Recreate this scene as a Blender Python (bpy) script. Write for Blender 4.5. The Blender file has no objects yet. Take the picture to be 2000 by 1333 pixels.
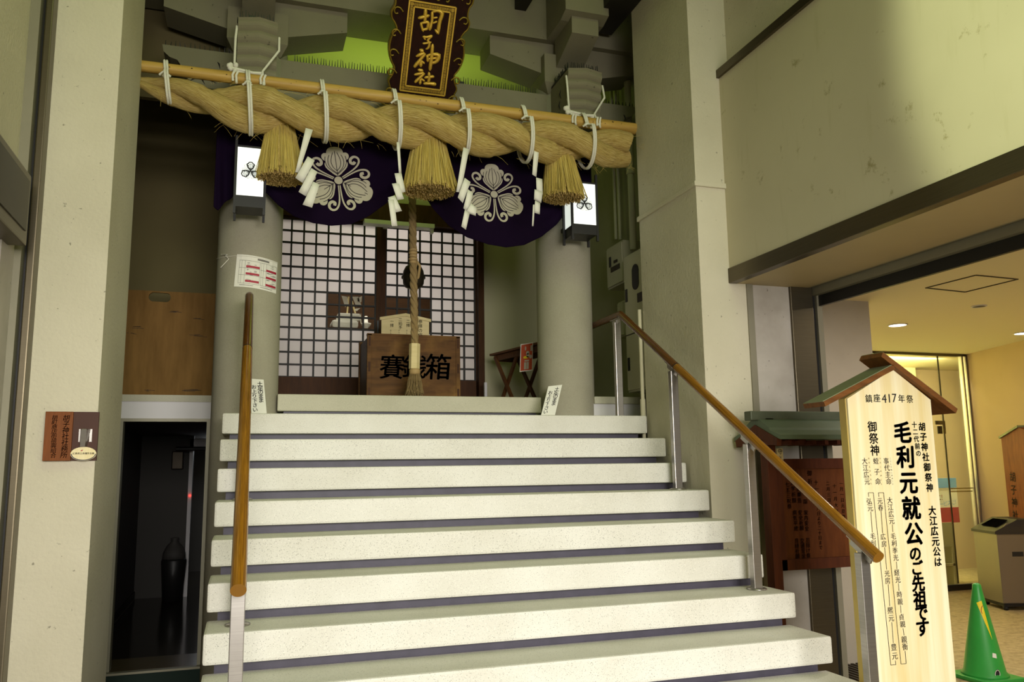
import bpy, bmesh, math, random
from mathutils import Vector, Matrix, noise
random.seed(7)
S = bpy.context.scene
COL = S.collection
# ------------------------------------------------------------------ camera
EYE = Vector((0, 0, 1.641)); FPX = 1603.4
YAW, PIT, ROL = .3139, .1516, -.0138
_f = Vector((math.sin(YAW)*math.cos(PIT), math.cos(YAW)*math.cos(PIT), math.sin(PIT)))
_r0 = Vector((math.cos(YAW), -math.sin(YAW), 0)); _u0 = _r0.cross(_f)
_r = math.cos(ROL)*_r0 + math.sin(ROL)*_u0
_u = -math.sin(ROL)*_r0 + math.cos(ROL)*_u0
cam_d = bpy.data.cameras.new('camera'); cam = bpy.data.objects.new('camera', cam_d); COL.objects.link(cam)
cam.matrix_world = Matrix(((_r.x, _u.x, -_f.x, EYE.x), (_r.y, _u.y, -_f.y, EYE.y), (_r.z, _u.z, -_f.z, EYE.z), (0, 0, 0, 1)))
cam_d.sensor_width = 36; cam_d.sensor_fit = 'HORIZONTAL'; cam_d.lens = 36*FPX/2000
cam_d.clip_start = .05; cam_d.clip_end = 200
S.camera = cam
# ------------------------------------------------------------------ world, exposure
S.view_settings.view_transform = 'Standard'; S.view_settings.look = 'None'
S.view_settings.gamma = 1; S.view_settings.exposure = 0; S.view_settings.use_curve_mapping = False
W = bpy.data.worlds.new('world'); S.world = W; W.use_nodes = True
W.node_tree.nodes['Background'].inputs[0].default_value = (1.0, .92, .70, 1)
W.node_tree.nodes['Background'].inputs[1].default_value = .085
S.cycles.use_denoising = True
S.cycles.max_bounces = 6
S.cycles.sample_clamp_indirect = 4
# ------------------------------------------------------------------ lights
def lamp(name, typ, loc, energy, color, target=None, size=None, size_y=None, **kw):
    d = bpy.data.lights.new(name, typ); d.energy = energy; d.color = color
    if typ == 'AREA':
        d.shape = 'RECTANGLE' if size_y else 'SQUARE'; d.size = size
        if size_y: d.size_y = size_y
    elif size is not None: d.shadow_soft_size = size
    for k, v in kw.items(): setattr(d, k, v)
    o = bpy.data.objects.new(name, d); COL.objects.link(o); o.location = loc
    if target is not None:
        o.rotation_euler = (Vector(target)-Vector(loc)).to_track_quat('-Z', 'Y').to_euler()
    return o
# arcade lamps over the street, behind the viewer
lamp('arcade_light', 'AREA', (1.4, -4.2, 2.7), 152, (1.0, .955, .89), (1.25, 3.6, .8), 4.8, 2.0, spread=math.radians(74))
lamp('arcade_roof_light', 'AREA', (1.5, .8, 7.5), 84, (.74, 1.0, .30), (1.2, 3.0, 0), 5.0, 2.0)
# street lamp that washes the near end of the fascia
lamp('street_lamp', 'SPOT', (-.95, .45, 4.2), 620, (.90, 1.0, .58), (2.92, .85, 3.75), .08, spot_size=math.radians(56), spot_blend=.22)
# fluorescent tubes over the shrine's inner porch
lamp('porch_tube_light', 'AREA', (1.15, 6.55, 4.55), 4.5, (.62, .95, .10), (1.15, 6.6, 9), 1.8, .5)
lamp('porch_fill_light', 'POINT', (1.1, 6.9, 4.5), 3.2, (.72, 1.0, .18), None, .15)
# unseen lamp added behind the paper doors to light paper and altar
lamp('sanctuary_fill', 'AREA', (1.15, 8.6, 4.3), 40, (1.0, .93, .86), (1.15, 7.9, 2.2), 1.6, .8)
# lobby downlights on the right
for _x, _y in ((5.95, 6.55), (7.0, 5.6), (4.9, 4.4), (5.6, 2.6)):
    lamp('lobby_light', 'AREA', (_x, _y, 3.0), 22, (1.0, .90, .78), (_x, _y, 0), .30)
lamp('glass_room_fill', 'AREA', (8.0, 8.80, 2.95), 215, (1.0, .94, .55), (8.0, 10.0, 1.5), 2.4, .2)  # unseen lamp added to brighten the glass room, its back to the camera
lamp('corridor_light', 'AREA', (-.3, 11.4, 1.95), 6, (.9, .95, 1.0), (-.3, 11.0, .6), .3)

def ray(px, py):
    return _r*((px-1000)/FPX) - _u*((py-666.5)/FPX) + _f
def U(px, py, X=None, Y=None, Z=None):
    d = ray(px, py)
    t = X/d.x if X is not None else (Y/d.y if Y is not None else (Z-EYE.z)/d.z)
    return EYE + d*t
def UP(px, py, P0, N):
    d = ray(px, py); return EYE + d*((P0-EYE).dot(N)/d.dot(N))
def V(*a): return Vector(a)
# ------------------------------------------------------------------ materials
def lin(h):
    h = h.lstrip('#'); o = []
    for i in (0, 2, 4):
        c = int(h[i:i+2], 16)/255; o.append(c/12.92 if c <= .04045 else ((c+.055)/1.055)**2.4)
    return (*o, 1)
class NT:
    def __init__(s, name):
        m = bpy.data.materials.new(name); m.use_nodes = True; s.m = m; s.t = m.node_tree
        s.b = s.t.nodes['Principled BSDF']; s.out = s.t.nodes['Material Output']
    def n(s, typ, **kw):
        x = s.t.nodes.new(typ)
        for k, v in kw.items():
            if k.startswith('_'): setattr(x, k[1:], v)
            else:
                key = int(k[1:]) if k[0] == 'i' and k[1:].isdigit() else k.replace('__', ' ')
                x.inputs[key].default_value = v
        return x
    def l(s, a, b): s.t.links.new(a, b)
    def coord(s, scale=(1, 1, 1), uv=False):
        t = s.n('ShaderNodeTexCoord'); mp = s.n('ShaderNodeMapping'); mp.inputs['Scale'].default_value = scale
        s.l(t.outputs['UV' if uv else 'Object'], mp.inputs[0]); return mp.outputs[0]
    def noise(s, vec, scale, detail=3, rough=.55):
        x = s.n('ShaderNodeTexNoise', Scale=scale, Detail=detail, Roughness=rough); s.l(vec, x.inputs['Vector']); return x.outputs[0]
    def ramp(s, fac, stops):
        x = s.n('ShaderNodeValToRGB'); e = x.color_ramp.elements
        while len(e) < len(stops): e.new(.5)
        for k, (p, c) in enumerate(stops):
            e[k].position = p; e[k].color = lin(c) if isinstance(c, str) else c
        s.l(fac, x.inputs[0]); return x.outputs[0]
    def mix(s, fac, a, b, mode='MIX'):
        x = s.n('ShaderNodeMix', _data_type='RGBA', _blend_type=mode)
        if isinstance(fac, (int, float)): x.inputs[0].default_value = fac
        else: s.l(fac, x.inputs[0])
        for k, v in ((6, a), (7, b)):
            if isinstance(v, str): x.inputs[k].default_value = lin(v)
            elif isinstance(v, tuple): x.inputs[k].default_value = v
            else: s.l(v, x.inputs[k])
        return x.outputs[2]
    def bump(s, h, strength, dist=.01):
        x = s.n('ShaderNodeBump', Strength=strength, Distance=dist); s.l(h, x.inputs['Height']); s.l(x.outputs[0], s.b.inputs['Normal'])
    def base(s, c):
        if isinstance(c, str): s.b.inputs['Base Color'].default_value = lin(c)
        else: s.l(c, s.b.inputs['Base Color'])
    def set(s, rough=.6, metal=0, spec=.5):
        s.b.inputs['Roughness'].default_value = rough; s.b.inputs['Metallic'].default_value = metal
        s.b.inputs['Specular IOR Level'].default_value = spec; return s.m
def plain(name, c, rough=.6, metal=0, spec=.4, var=.0, scale=6):
    t = NT(name)
    if var:
        v = t.noise(t.coord(), scale, 4); t.base(t.mix(t.ramp(v, [(.3, (0, 0, 0, 1)), (.7, (1, 1, 1, 1))]), c, tuple(x*(1-var) for x in lin(c)[:3])+(1,)))
    else: t.base(c)
    return t.set(rough, metal, spec)
def stucco(name, c1, c2, grain=90, strength=.35, big=1.5, rough=.85):
    t = NT(name); co = t.coord()
    a = t.noise(co, big, 5); b = t.noise(co, grain, 3)
    col = t.mix(t.ramp(a, [(.32, (0, 0, 0, 1)), (.7, (1, 1, 1, 1))]), c1, c2)
    pits = t.noise(co, 34, 2)
    col = t.mix(t.ramp(pits, [(.71, (0, 0, 0, 1)), (.76, (1, 1, 1, 1))]), col, tuple(x*.55 for x in lin(c2)[:3])+(1,))
    t.base(col); t.bump(b, strength, .006); return t.set(rough, 0, .25)
def terrazzo(name, c, c2, dark, rough=.6, scale=130):
    t = NT(name); co = t.coord()
    a = t.noise(co, 2.2, 5); col = t.mix(t.ramp(a, [(.35, (0, 0, 0, 1)), (.7, (1, 1, 1, 1))]), c, c2)
    sp = t.ramp(t.noise(co, scale*1.5, 1, .4), [(.64, (0, 0, 0, 1)), (.73, (.62, .62, .62, 1))]); col = t.mix(sp, col, dark)
    lt_ = t.ramp(t.noise(t.coord((1.07, 1.07, 1.07)), scale*.8, 1, .4), [(.62, (0, 0, 0, 1)), (.7, (.35, .35, .35, 1))]); col = t.mix(lt_, col, tuple(min(1, x*1.22) for x in lin(c)[:3])+(1,))
    t.base(col); t.bump(t.noise(co, 180, 2), .12, .004); return t.set(rough, 0, .3)
def wood(name, c1, c2, scale=(22, 22, 1.6), rough=.5, spec=.18, ring=2.2, c3=None):
    t = NT(name); co = t.coord(scale)
    a = t.noise(co, ring, 4, .6); col = t.ramp(a, [(.3, c1), (.68, c2)])
    if c3:
        b = t.noise(t.coord((3, 3, 3)), 1.6, 4); col = t.mix(t.ramp(b, [(.5, (0, 0, 0, 1)), (.75, (.8, .8, .8, 1))]), col, c3)
    t.base(col); t.bump(a, .08, .004); return t.set(rough, 0, spec)
def metal(name, c, rough=.35, brush=(2, 2, 160)):
    t = NT(name); a = t.noise(t.coord(brush), 3, 3)
    t.base(t.mix(a, c, tuple(x*.6 for x in lin(c)[:3])+(1,))); return t.set(rough, .9, .5)
def emit(name, c, strength, base='#ffffff'):
    t = NT(name); t.base(base); t.b.inputs['Emission Color'].default_value = lin(c); t.b.inputs['Emission Strength'].default_value = strength
    return t.set(.5)
M = {}
M['stucco'] = stucco('cream_stucco', '#d0c9b3', '#c3bca5', 55, .6)
M['stucco_pale'] = stucco('pale_plaster', '#cfc9ac', '#c2bb9c', 60, .12, 1.1)  # pale plaster tone of the slim conduit
M['concrete'] = stucco('fine_concrete', '#a8a38e', '#98937d', 120, .25, 2.0)
M['bracket'] = stucco('painted_concrete', '#827d66', '#77725b', 110, .22, 1.6)
M['column'] = terrazzo('washed_concrete', '#a5a08c', '#999480', '#716c5a', .75, 190)
M['step'] = terrazzo('white_terrazzo', '#dbd9d0', '#cecbbf', '#4a473f', .55, 170)
M['platform'] = terrazzo('grey_terrazzo', '#bdb9a4', '#b0ac96', '#77735f', .6, 160)
M['riser'] = plain('riser_paint', '#464250', .5, 0, .4, .25, 12)
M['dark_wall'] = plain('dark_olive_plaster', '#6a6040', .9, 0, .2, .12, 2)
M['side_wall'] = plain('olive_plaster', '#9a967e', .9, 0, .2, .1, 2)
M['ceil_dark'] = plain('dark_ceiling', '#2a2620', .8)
M['rafter'] = plain('dark_rafter', '#26221c', .6, 0, .3, .3, 6)
M['green_wall'] = plain('pale_plaster_inner', '#b9b496', .9, 0, .2, .06, 1.5)
M['white_paint'] = plain('white_paint', '#d8d5d6', .6, 0, .3, .05, 3)
M['fascia'] = None
M['steel'] = metal('brushed_steel', '#b9b4ae', .32)
M['steel_dark'] = metal('bronze_steel', '#6f6653', .38)
M['steel_frame'] = plain('grey_steel_paint', '#8d8874', .5, .3, .4, .15, 3)
M['black'] = plain('black_lacquer', '#1c1b1a', .45)
M['black_rubber'] = plain('black_rubber', '#161514', .6)
M['ink'] = plain('black_ink', '#1a1718', .6)
M['ink_soft'] = plain('faded_ink', '#2b1d14', .7)
M['paper'] = plain('white_paper', '#e6e4d8', .7, 0, .2)
M['cord'] = plain('white_cord', '#e2dfd0', .8, 0, .2, .12, 120)
M['red'] = plain('red_print', '#a8283c', .6)
M['gold'] = plain('gold_leaf', '#d8ae3e', .42, .35, .5, .25, 30)
M['gold_dull'] = plain('tarnished_gold', '#8f7722', .4, .6, .5, .35, 14)
M['lacquer'] = wood('dark_brown_board', '#1e0d08', '#2a120a', (20, 20, 2), .7, .1)
def railwood(name, c1, c2, c3):
    t = NT(name); a = t.noise(t.coord((3, 16, 1), True), 1.6, 4, .6); col = t.ramp(a, [(.32, c1), (.66, c2)])
    b = t.noise(t.coord((1.2, 3, 1), True), 2.5, 4); col = t.mix(t.ramp(b, [(.55, (0, 0, 0, 1)), (.75, (.7, .7, .7, 1))]), col, c3)
    t.base(col); return t.set(.24, 0, .55)
M['handrail'] = railwood('varnished_rail', '#664010', '#98691a', '#744a10')
M['rail_dark'] = railwood('varnished_brown_rail', '#40240d', '#683f12', '#4a2a0f')
M['box_wood'] = wood('aged_keyaki', '#46301a', '#684826', (2, 2, 14), .6, .1, 1.5, '#82602f')
M['box_dark'] = wood('dark_aged_wood', '#3a2614', '#4a3018', (2, 2, 14), .5)
M['lattice'] = wood('dark_lattice_wood', '#37200e', '#482b13', (12, 12, 2), .6, .15)
M['lattice_bar'] = plain('black_lattice_bar', '#17120d', .6)
M['plywood'] = wood('plywood', '#6c5029', '#876638', (7, 7, 1.3), .75, .1, 1.6)
M['pine'] = wood('printed_pine', '#dfc886', '#f3eac8', (11, 11, .5), .5, .3, 1.3)
M['pine_side'] = plain('yellow_pine_edge', '#c9b064', .6, 0, .3, .1, 4)
M['roof_wood'] = wood('brown_roof_wood', '#5e3a1a', '#7a4c22', (4, 20, 20), .5)
M['roof_under'] = plain('dark_brown_roof', '#4a2a18', .7, 0, .3, .2, 5)
M['copper'] = plain('copper_green', '#838a68', .55, .2, .4, .18, 5)
M['copper_dark'] = plain('weathered_copper', '#5d6350', .5, .3, .4, .25, 8)
M['notice_wood'] = wood('red_brown_board', '#52290f', '#683818', (14, 14, 2), .5)
M['notice_frame'] = wood('red_brown_frame', '#4a2414', '#5c2e18', (14, 14, 2), .55)
M['natural_wood'] = wood('pale_pole_wood', '#a8843a', '#c4a050', (2, 30, 30), .5, .4, 1.6)
M['plate_wood'] = wood('brown_name_board', '#6a3a14', '#82481c', (14, 14, 2), .5)
M['plate_dark'] = plain('dark_brown_board', '#4a2a1c', .55, 0, .3, .15, 5)
M['ema'] = wood('pale_board', '#cdbb84', '#dccb98', (2, 2, 14), .6, .3)
M['table_wood'] = wood('folding_table_wood', '#5a3820', '#6f4828', (14, 14, 2), .5)
M['void_shade'] = plain('flat_opening_shade', '#0a0908', 1, 0, 0)  # matte black for the shade painted on the bin lid
M['copper_cool'] = plain('verdigris_sheet', '#62705a', .5, .2, .4, .2, 5)
M['sign_panel'] = plain('dark_sign_panel', '#3b3324', .45, .2, .4, .3, 3)
M['plaque_red'] = wood('red_brown_plaque', '#6a2c10', '#82401a', (14, 14, 2), .5)
M['bronze'] = plain('dark_bronze', '#3b3328', .4, .7, .5, .2, 14)
M['shutter'] = plain('shutter_slat', '#8f836e', .5, .4, .4, .2, 8)
M['marble'] = stucco('grey_marble', '#b9b3aa', '#9f988d', 8, .02, 3.5, .4)
M['lobby_wall'] = plain('tan_wall', '#c4ab88', .8, 0, .2, .05, 2)
M['lobby_ceiling'] = plain('cream_ceiling', '#e2d9bc', .8, 0, .2)
M['lobby_column'] = stucco('grey_plaster', '#aaa294', '#a09889', 60, .1, 2)
M['soffit'] = plain('beige_soffit', '#b7a682', .55, 0, .4, .1, 2)
M['panel'] = plain('panel_paint', '#b6b298', .5, 0, .4, .08, 3)
M['green'] = plain('green_plastic', '#2f9a3c', .4, 0, .5, .12, 7)
M['yellow'] = plain('yellow_sticker', '#e6cc12', .5)
M['bin_lid'] = plain('dark_bin_lid', '#29241e', .5)
M['bin_body'] = plain('bin_steel', '#82796a', .38, .55, .5, .12, 2)
M['bin_side'] = plain('bin_brown', '#6d604c', .5)
M['orange'] = plain('orange_poster', '#b8481e', .5)
M['lamp_white'] = emit('lantern_glow', '#f2fbf2', .72)
M['down_glow'] = emit('downlight_glow', '#fff6dc', 6)
M['tube_cover'] = plain('tube_fixture', '#f0f2e8', .5)
M['led'] = emit('red_led', '#ff2010', 4)
M['corridor_wall'] = plain('corridor_plaster', '#423f3b', .7)
M['corridor_lip'] = plain('corridor_threshold', '#5d4f38', .2, 0, .5, .2, 3)
M['glass_room'] = plain('cream_room', '#e6dca6', .8, 0, .2)
M['corridor_floor'] = plain('corridor_lino', '#241f18', .12, 0, .6, .15, 3)
M['mat_green'] = plain('green_mat', '#10241c', .8)
M['crest'] = plain('crest_grey', '#b3ad98', .7, 0, .2)
M['cyan'] = plain('blue_print', '#6aa2dc', .5)
M['shelf_grey'] = plain('grey_stand', '#8f886c', .6)
t = NT('purple_cloth'); co = t.coord(); t.base(t.mix(t.noise(co, 3, 3), '#100818', '#180a22')); t.bump(t.noise(co, 400, 1), .1, .002)
t.b.inputs['Sheen Weight'].default_value = .0; M['purple'] = t.set(.85, 0, .04)
def straw(name, cs, su, sv):
    t = NT(name); co = t.coord((su, sv, 1), True)
    a = t.noise(co, 1.0, 5, .7); b = t.noise(t.coord((su*.06, sv*.3, 1), True), 2, 3)
    col = t.ramp(a, [(.34, cs[0]), (.47, cs[1]), (.62, cs[2])]); col = t.mix(t.ramp(b, [(.35, (0, 0, 0, 1)), (.7, (.5, .5, .5, 1))]), col, cs[3])
    t.base(col); t.bump(a, .8, .014); return t.set(.6, 0, .3)
M['straw'] = straw('rice_straw', ('#66512a', '#c0a35a', '#e0cb8c', '#ae9048'), 13, 110)
M['straw_tie'] = straw('tassel_straw', ('#8a7230', '#d2b65c', '#ead68a', '#c4a850'), 2, 3)
M['straw_end'] = plain('cut_straw', '#cdae6c', .8, 0, .2, .5, 90)
M['hemp'] = straw('hemp_rope', ('#6b5330', '#a88d5c', '#c4ab7a', '#94794a'), 20, 60)
t = NT('stained_fascia'); co = t.coord()
a = t.noise(co, .9, 4); col = t.mix(t.ramp(a, [(.35, (0, 0, 0, 1)), (.7, (1, 1, 1, 1))]), '#cec5ab', '#c3baa0')
b = t.noise(co, 8, 6, .7); col = t.mix(t.ramp(b, [(.63, (0, 0, 0, 1)), (.71, (.7, .7, .7, 1))]), col, '#8f8254')
b2 = t.noise(t.coord((1, 8, 1.2)), 2, 3); col = t.mix(t.ramp(b2, [(.6, (0, 0, 0, 1)), (.8, (.3, .3, .3, 1))]), col, '#b3ab84')
t.base(col); M['fascia'] = t.set(.55, 0, .3)
t = NT('shop_floor'); co = t.coord(); a = t.noise(co, 14, 5, .7)
t.base(t.ramp(a, [(.3, '#7d6c4c'), (.5, '#a8966e'), (.7, '#bca982')])); M['floor'] = t.set(.5, 0, .35)
t = NT('shoji_paper'); t.base('#d9d3cf'); tr = t.n('ShaderNodeBsdfTranslucent'); tr.inputs[0].default_value = lin('#e8e0da')
ms = t.n('ShaderNodeMixShader'); ms.inputs[0].default_value = .45; t.l(t.b.outputs[0], ms.inputs[1]); t.l(tr.outputs[0], ms.inputs[2]); t.l(ms.outputs[0], t.out.inputs[0]); M['shoji'] = t.set(.8, 0, .2)
t = NT('clear_glass'); g = t.n('ShaderNodeBsdfGlossy'); g.inputs['Roughness'].default_value = .03; tp = t.n('ShaderNodeBsdfTransparent'); tp.inputs[0].default_value = (.93, .95, .88, 1)
fr = t.n('ShaderNodeFresnel'); fr.inputs[0].default_value = 1.35; ms = t.n('ShaderNodeMixShader'); t.l(fr.outputs[0], ms.inputs[0]); t.l(tp.outputs[0], ms.inputs[1]); t.l(g.outputs[0], ms.inputs[2]); t.l(ms.outputs[0], t.out.inputs[0]); M['glass'] = t.m
# ------------------------------------------------------------------ mesh helpers
class MB:
    def __init__(s): s.b = bmesh.new(); s.uv = s.b.loops.layers.uv.new('uv')
    def face(s, pts, smooth=False):
        try:
            f = s.b.faces.new([s.b.verts.new(p) for p in pts]); f.smooth = smooth; return f
        except ValueError: return None
    def box(s, a, b, bev=0):
        t = bmesh.new(); x0, y0, z0 = (min(a[i], b[i]) for i in range(3)); x1, y1, z1 = (max(a[i], b[i]) for i in range(3))
        bmesh.ops.create_cube(t, size=1)
        for v in t.verts: v.co = V(x0+(v.co.x+.5)*(x1-x0), y0+(v.co.y+.5)*(y1-y0), z0+(v.co.z+.5)*(z1-z0))
        if bev: bmesh.ops.bevel(t, geom=t.edges[:], offset=bev, segments=2, affect='EDGES', profile=.6)
        s.merge(t); return s
    def merge(s, t, mtx=None):
        mp = {}
        for v in t.verts: mp[v] = s.b.verts.new(mtx @ v.co if mtx else v.co)
        for f in t.faces:
            try: s.b.faces.new([mp[v] for v in f.verts]).smooth = f.smooth
            except ValueError: pass
        t.free(); return s
    def obox(s, c, R, Uv, N, w, h, d, bev=0):   # box centred c with axes
        t = bmesh.new(); bmesh.ops.create_cube(t, size=1)
        for v in t.verts: v.co = V(v.co.x*w, v.co.y*h, v.co.z*d)
        if bev: bmesh.ops.bevel(t, geom=t.edges[:], offset=bev, segments=2, affect='EDGES')
        m = Matrix(((R.x, Uv.x, N.x, c.x), (R.y, Uv.y, N.y, c.y), (R.z, Uv.z, N.z, c.z), (0, 0, 0, 1)))
        return s.merge(t, m)
    def bar(s, p, q, w, h, up=V(0, 0, 1), bev=0):
        d = (q-p); L = d.length; d.normalize(); R = d.cross(up)
        if R.length < 1e-4: R = d.cross(V(0, 1, 0))
        R.normalize(); N = R.cross(d)
        return s.obox((p+q)/2, R, d, N, w, L, h, bev)
    def prism(s, pts, ext):   # polygon (3d list) extruded by vector
        n = len(pts); ext = Vector(ext); a = [s.b.verts.new(p) for p in pts]; b = [s.b.verts.new(Vector(p)+ext) for p in pts]
        s.b.faces.new(a); s.b.faces.new(b[::-1])
        for i in range(n): s.b.faces.new([a[i], a[(i+1) % n], b[(i+1) % n], b[i]])
        return s
    def tube(s, pts, rad, seg=8, cap=True, uvl=False, smooth=True, up=None, uvo=0):
        pts = [Vector(p) for p in pts]; n = len(pts)
        rs = rad if isinstance(rad, (list, tuple)) else [rad]*n
        rings = []; prev = None; L = 0; Ls = []
        for i in range(n):
            d = (pts[min(i+1, n-1)]-pts[max(i-1, 0)]).normalized()
            if prev is None:
                prev = d.orthogonal().normalized() if up is None else (up-d*up.dot(d)).normalized()
            prev = (prev-d*prev.dot(d)).normalized(); q = d.cross(prev)
            if i: L += (pts[i]-pts[i-1]).length
            Ls.append(L)
            rings.append([s.b.verts.new(pts[i]+(prev*math.cos(2*math.pi*k/seg)+q*math.sin(2*math.pi*k/seg))*rs[i]) for k in range(seg)])
        for i in range(n-1):
            for k in range(seg):
                f = s.b.faces.new([rings[i][k], rings[i][(k+1) % seg], rings[i+1][(k+1) % seg], rings[i+1][k]]); f.smooth = smooth
                if uvl:
                    for lp, (a, c) in zip(f.loops, ((i, k), (i, k+1), (i+1, k+1), (i+1, k))): lp[s.uv].uv = (Ls[a]+uvo, c/seg+uvo*7)
        if cap:
            for rg in (rings[0][::-1], rings[-1]): s.b.faces.new([s.b.verts.new(v.co) for v in rg])
        return s
    def lathe(s, c, prof, seg=32, cap=True):
        rings = []
        for r, z in prof:
            rings.append([s.b.verts.new(V(c[0]+r*math.cos(2*math.pi*k/seg), c[1]+r*math.sin(2*math.pi*k/seg), c[2]+z)) for k in range(seg)])
        for i in range(len(prof)-1):
            for k in range(seg):
                f = s.b.faces.new([rings[i][k], rings[i][(k+1) % seg], rings[i+1][(k+1) % seg], rings[i+1][k]]); f.smooth = True
        if cap and prof[0][0] > 1e-5: s.b.faces.new(rings[0][::-1])
        if cap and prof[-1][0] > 1e-5: s.b.faces.new(rings[-1])
        return s
    def ribbon(s, pts, ws, nrm, thick=0):
        pts = [Vector(p) for p in pts]; n = len(pts); ws = ws if isinstance(ws, (list, tuple)) else [ws]*n; L = []; R = []
        for i in range(n):
            d = (pts[min(i+1, n-1)]-pts[max(i-1, 0)]).normalized(); q = d.cross(nrm).normalized()*ws[i]/2
            L.append(s.b.verts.new(pts[i]-q)); R.append(s.b.verts.new(pts[i]+q))
        for i in range(n-1): s.b.faces.new([L[i], R[i], R[i+1], L[i+1]])
        return s
def wloc(o):
    p = V(0, 0, 0)
    while o: p += o.location; o = o.parent
    return p
def obj(name, mb, mat, parent=None, loc=None, sharp=None):
    me = bpy.data.meshes.new(name); bmesh.ops.recalc_face_normals(mb.b, faces=mb.b.faces[:])
    o = bpy.data.objects.new(name, me); COL.objects.link(o)
    if parent: o.parent = parent
    if loc is not None: o.location = Vector(loc)-(wloc(parent) if parent else V(0, 0, 0))
    off = wloc(o)
    for v in mb.b.verts: v.co -= off
    mb.b.to_mesh(me); mb.b.free(); me.materials.append(M[mat] if isinstance(mat, str) else mat)
    return o
def tag(o, label, cat, group=None):
    o['label'] = label; o['category'] = cat; o['kind'] = 'thing'
    if group: o['group'] = group
    return o
def thing(name, label, cat, loc, group=None):
    o = bpy.data.objects.new(name, None); COL.objects.link(o); o.location = loc; o.empty_display_size = .1
    return tag(o, label, cat, group)
def struct(name, mb, mat, parent=None, label=None):
    o = obj(name, mb, mat, parent)
    if not parent: o['kind'] = 'structure'
    if label: o['label'] = label
    return o
def box(a, b, bev=0): return MB().box(a, b, bev)
# ------------------------------------------------------------------ lettering
GL = {}
def glyph(ch, bold):
    k = (ch, bold)
    if k not in GL:
        c = bpy.data.curves.new('g', 'FONT'); c.body = ch; c.size = 1; c.offset = bold; c.resolution_u = 3
        o = bpy.data.objects.new('g', c); COL.objects.link(o)
        m = o.evaluated_get(bpy.context.evaluated_depsgraph_get()).to_mesh()
        vs = [(v.co.x, v.co.y) for v in m.vertices]; fs = [tuple(p.vertices) for p in m.polygons]
        if vs:
            x0 = min(v[0] for v in vs); x1 = max(v[0] for v in vs)
            cx = .5 if x1 > .6 or ord(ch) > 0x2fff else (x0+x1)/2
            vs = [(x-cx, y-.375) for x, y in vs]
        GL[k] = (vs, fs)
        bpy.data.objects.remove(o); bpy.data.curves.remove(c)
    return GL[k]
def put(mb, ch, c, R, Uv, size, bold=0, slant=0):
    if ch in ' 　': return
    vs, fs = glyph(ch, 0)
    offs = [(0, 0)]+([(bold*math.cos(k*math.pi/3+.3), bold*math.sin(k*math.pi/3+.3)) for k in range(6)] if bold else [])
    if bold > .012: offs += [(bold*.5*math.cos(k*math.pi/2), bold*.5*math.sin(k*math.pi/2)) for k in range(4)]
    for dx, dy in offs:
        bv = [mb.b.verts.new(c+R*((x+dx)*size+slant*y*size)+Uv*((y+dy)*size)) for x, y in vs]
        for f in fs:
            try: mb.b.faces.new([bv[i] for i in f])
            except ValueError: pass
def column_text(mb, s, p, q, R, Uv, size, bold=0, slant=0):   # characters spread evenly from p to q
    n = len(s)
    for i, ch in enumerate(s): put(mb, ch, p.lerp(q, i/max(1, n-1)), R, Uv, size, bold, slant)
XR, ZU, YB = V(1, 0, 0), V(0, 0, 1), V(0, -1, 0)
# ================================================================== SETTING
struct('floor', box((-4, -6, -.1), (14, 13, 0)), 'floor')
def SY(k): return 3.656+(8-k)*.2573 if k > 1 else 5.73
def SZ(k): return .99+(8-k)*.165
SX0, SX1 = -.135, 2.676
st = thing('staircase', 'wide flight of white terrazzo steps with dark recessed risers leading up to the shrine', 'staircase', (1.27, 3.4, 0))
for k in range(13, 1, -1):
    y = SY(k); zt = SZ(k); back = SY(k-1)+.06
    sl = obj('step', box((SX0, y, zt-.124), (SX1, back if k > 2 else 5.80, zt), .012), 'step', st)
    obj('riser', box((SX0+.045, y+.06, max(0, zt-.165-.004)), (SX1-.045, (back if k > 2 else 5.80)-.02, zt-.124)), 'riser', st)
# platform slab between the columns
struct('floor_platform', box((.198, SY(1), 2.03), (2.083, 5.95, 2.145), .008), 'platform', None, 'grey terrazzo platform at the top of the stairs')
struct('floor_porch', box((-.2, 5.95, 2.0), (3.2, 7.6, 2.145)), 'platform')
struct('trim_1', box((.24, 5.76, 1.98), (2.05, 5.94, 2.03)), 'riser')
# round columns
for (cx, lab) in ((-.011, 'round speckled concrete column on the left carrying the paper timetable'), (2.335, 'round speckled concrete column on the right beside the folding table')):
    c = thing('round_column', lab, 'column', (cx, 5.86, 0), 'round columns of the shrine front')
    obj('shaft', MB().lathe((cx, 5.86, 0), [(.215, 0), (.215, 4.62)], 64), 'column', c)
# square pillars
struct('wall_pillar_right', box((2.70, 4.45, 0), (3.03, 5.25, 6.2)), 'stucco', None, 'cream square pillar right of the stairs')
mb = MB(); zb = 3.405
mb.box((2.685, 4.435, zb), (3.045, 5.265, zb+.035), .006); struct('trim_2', mb, 'stucco')
struct('wall_pillar_left', box((-1.0, 4.45, 0), (-.69, 5.235, 6.2)), 'stucco', None, 'cream square pillar left of the stairs')
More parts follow.
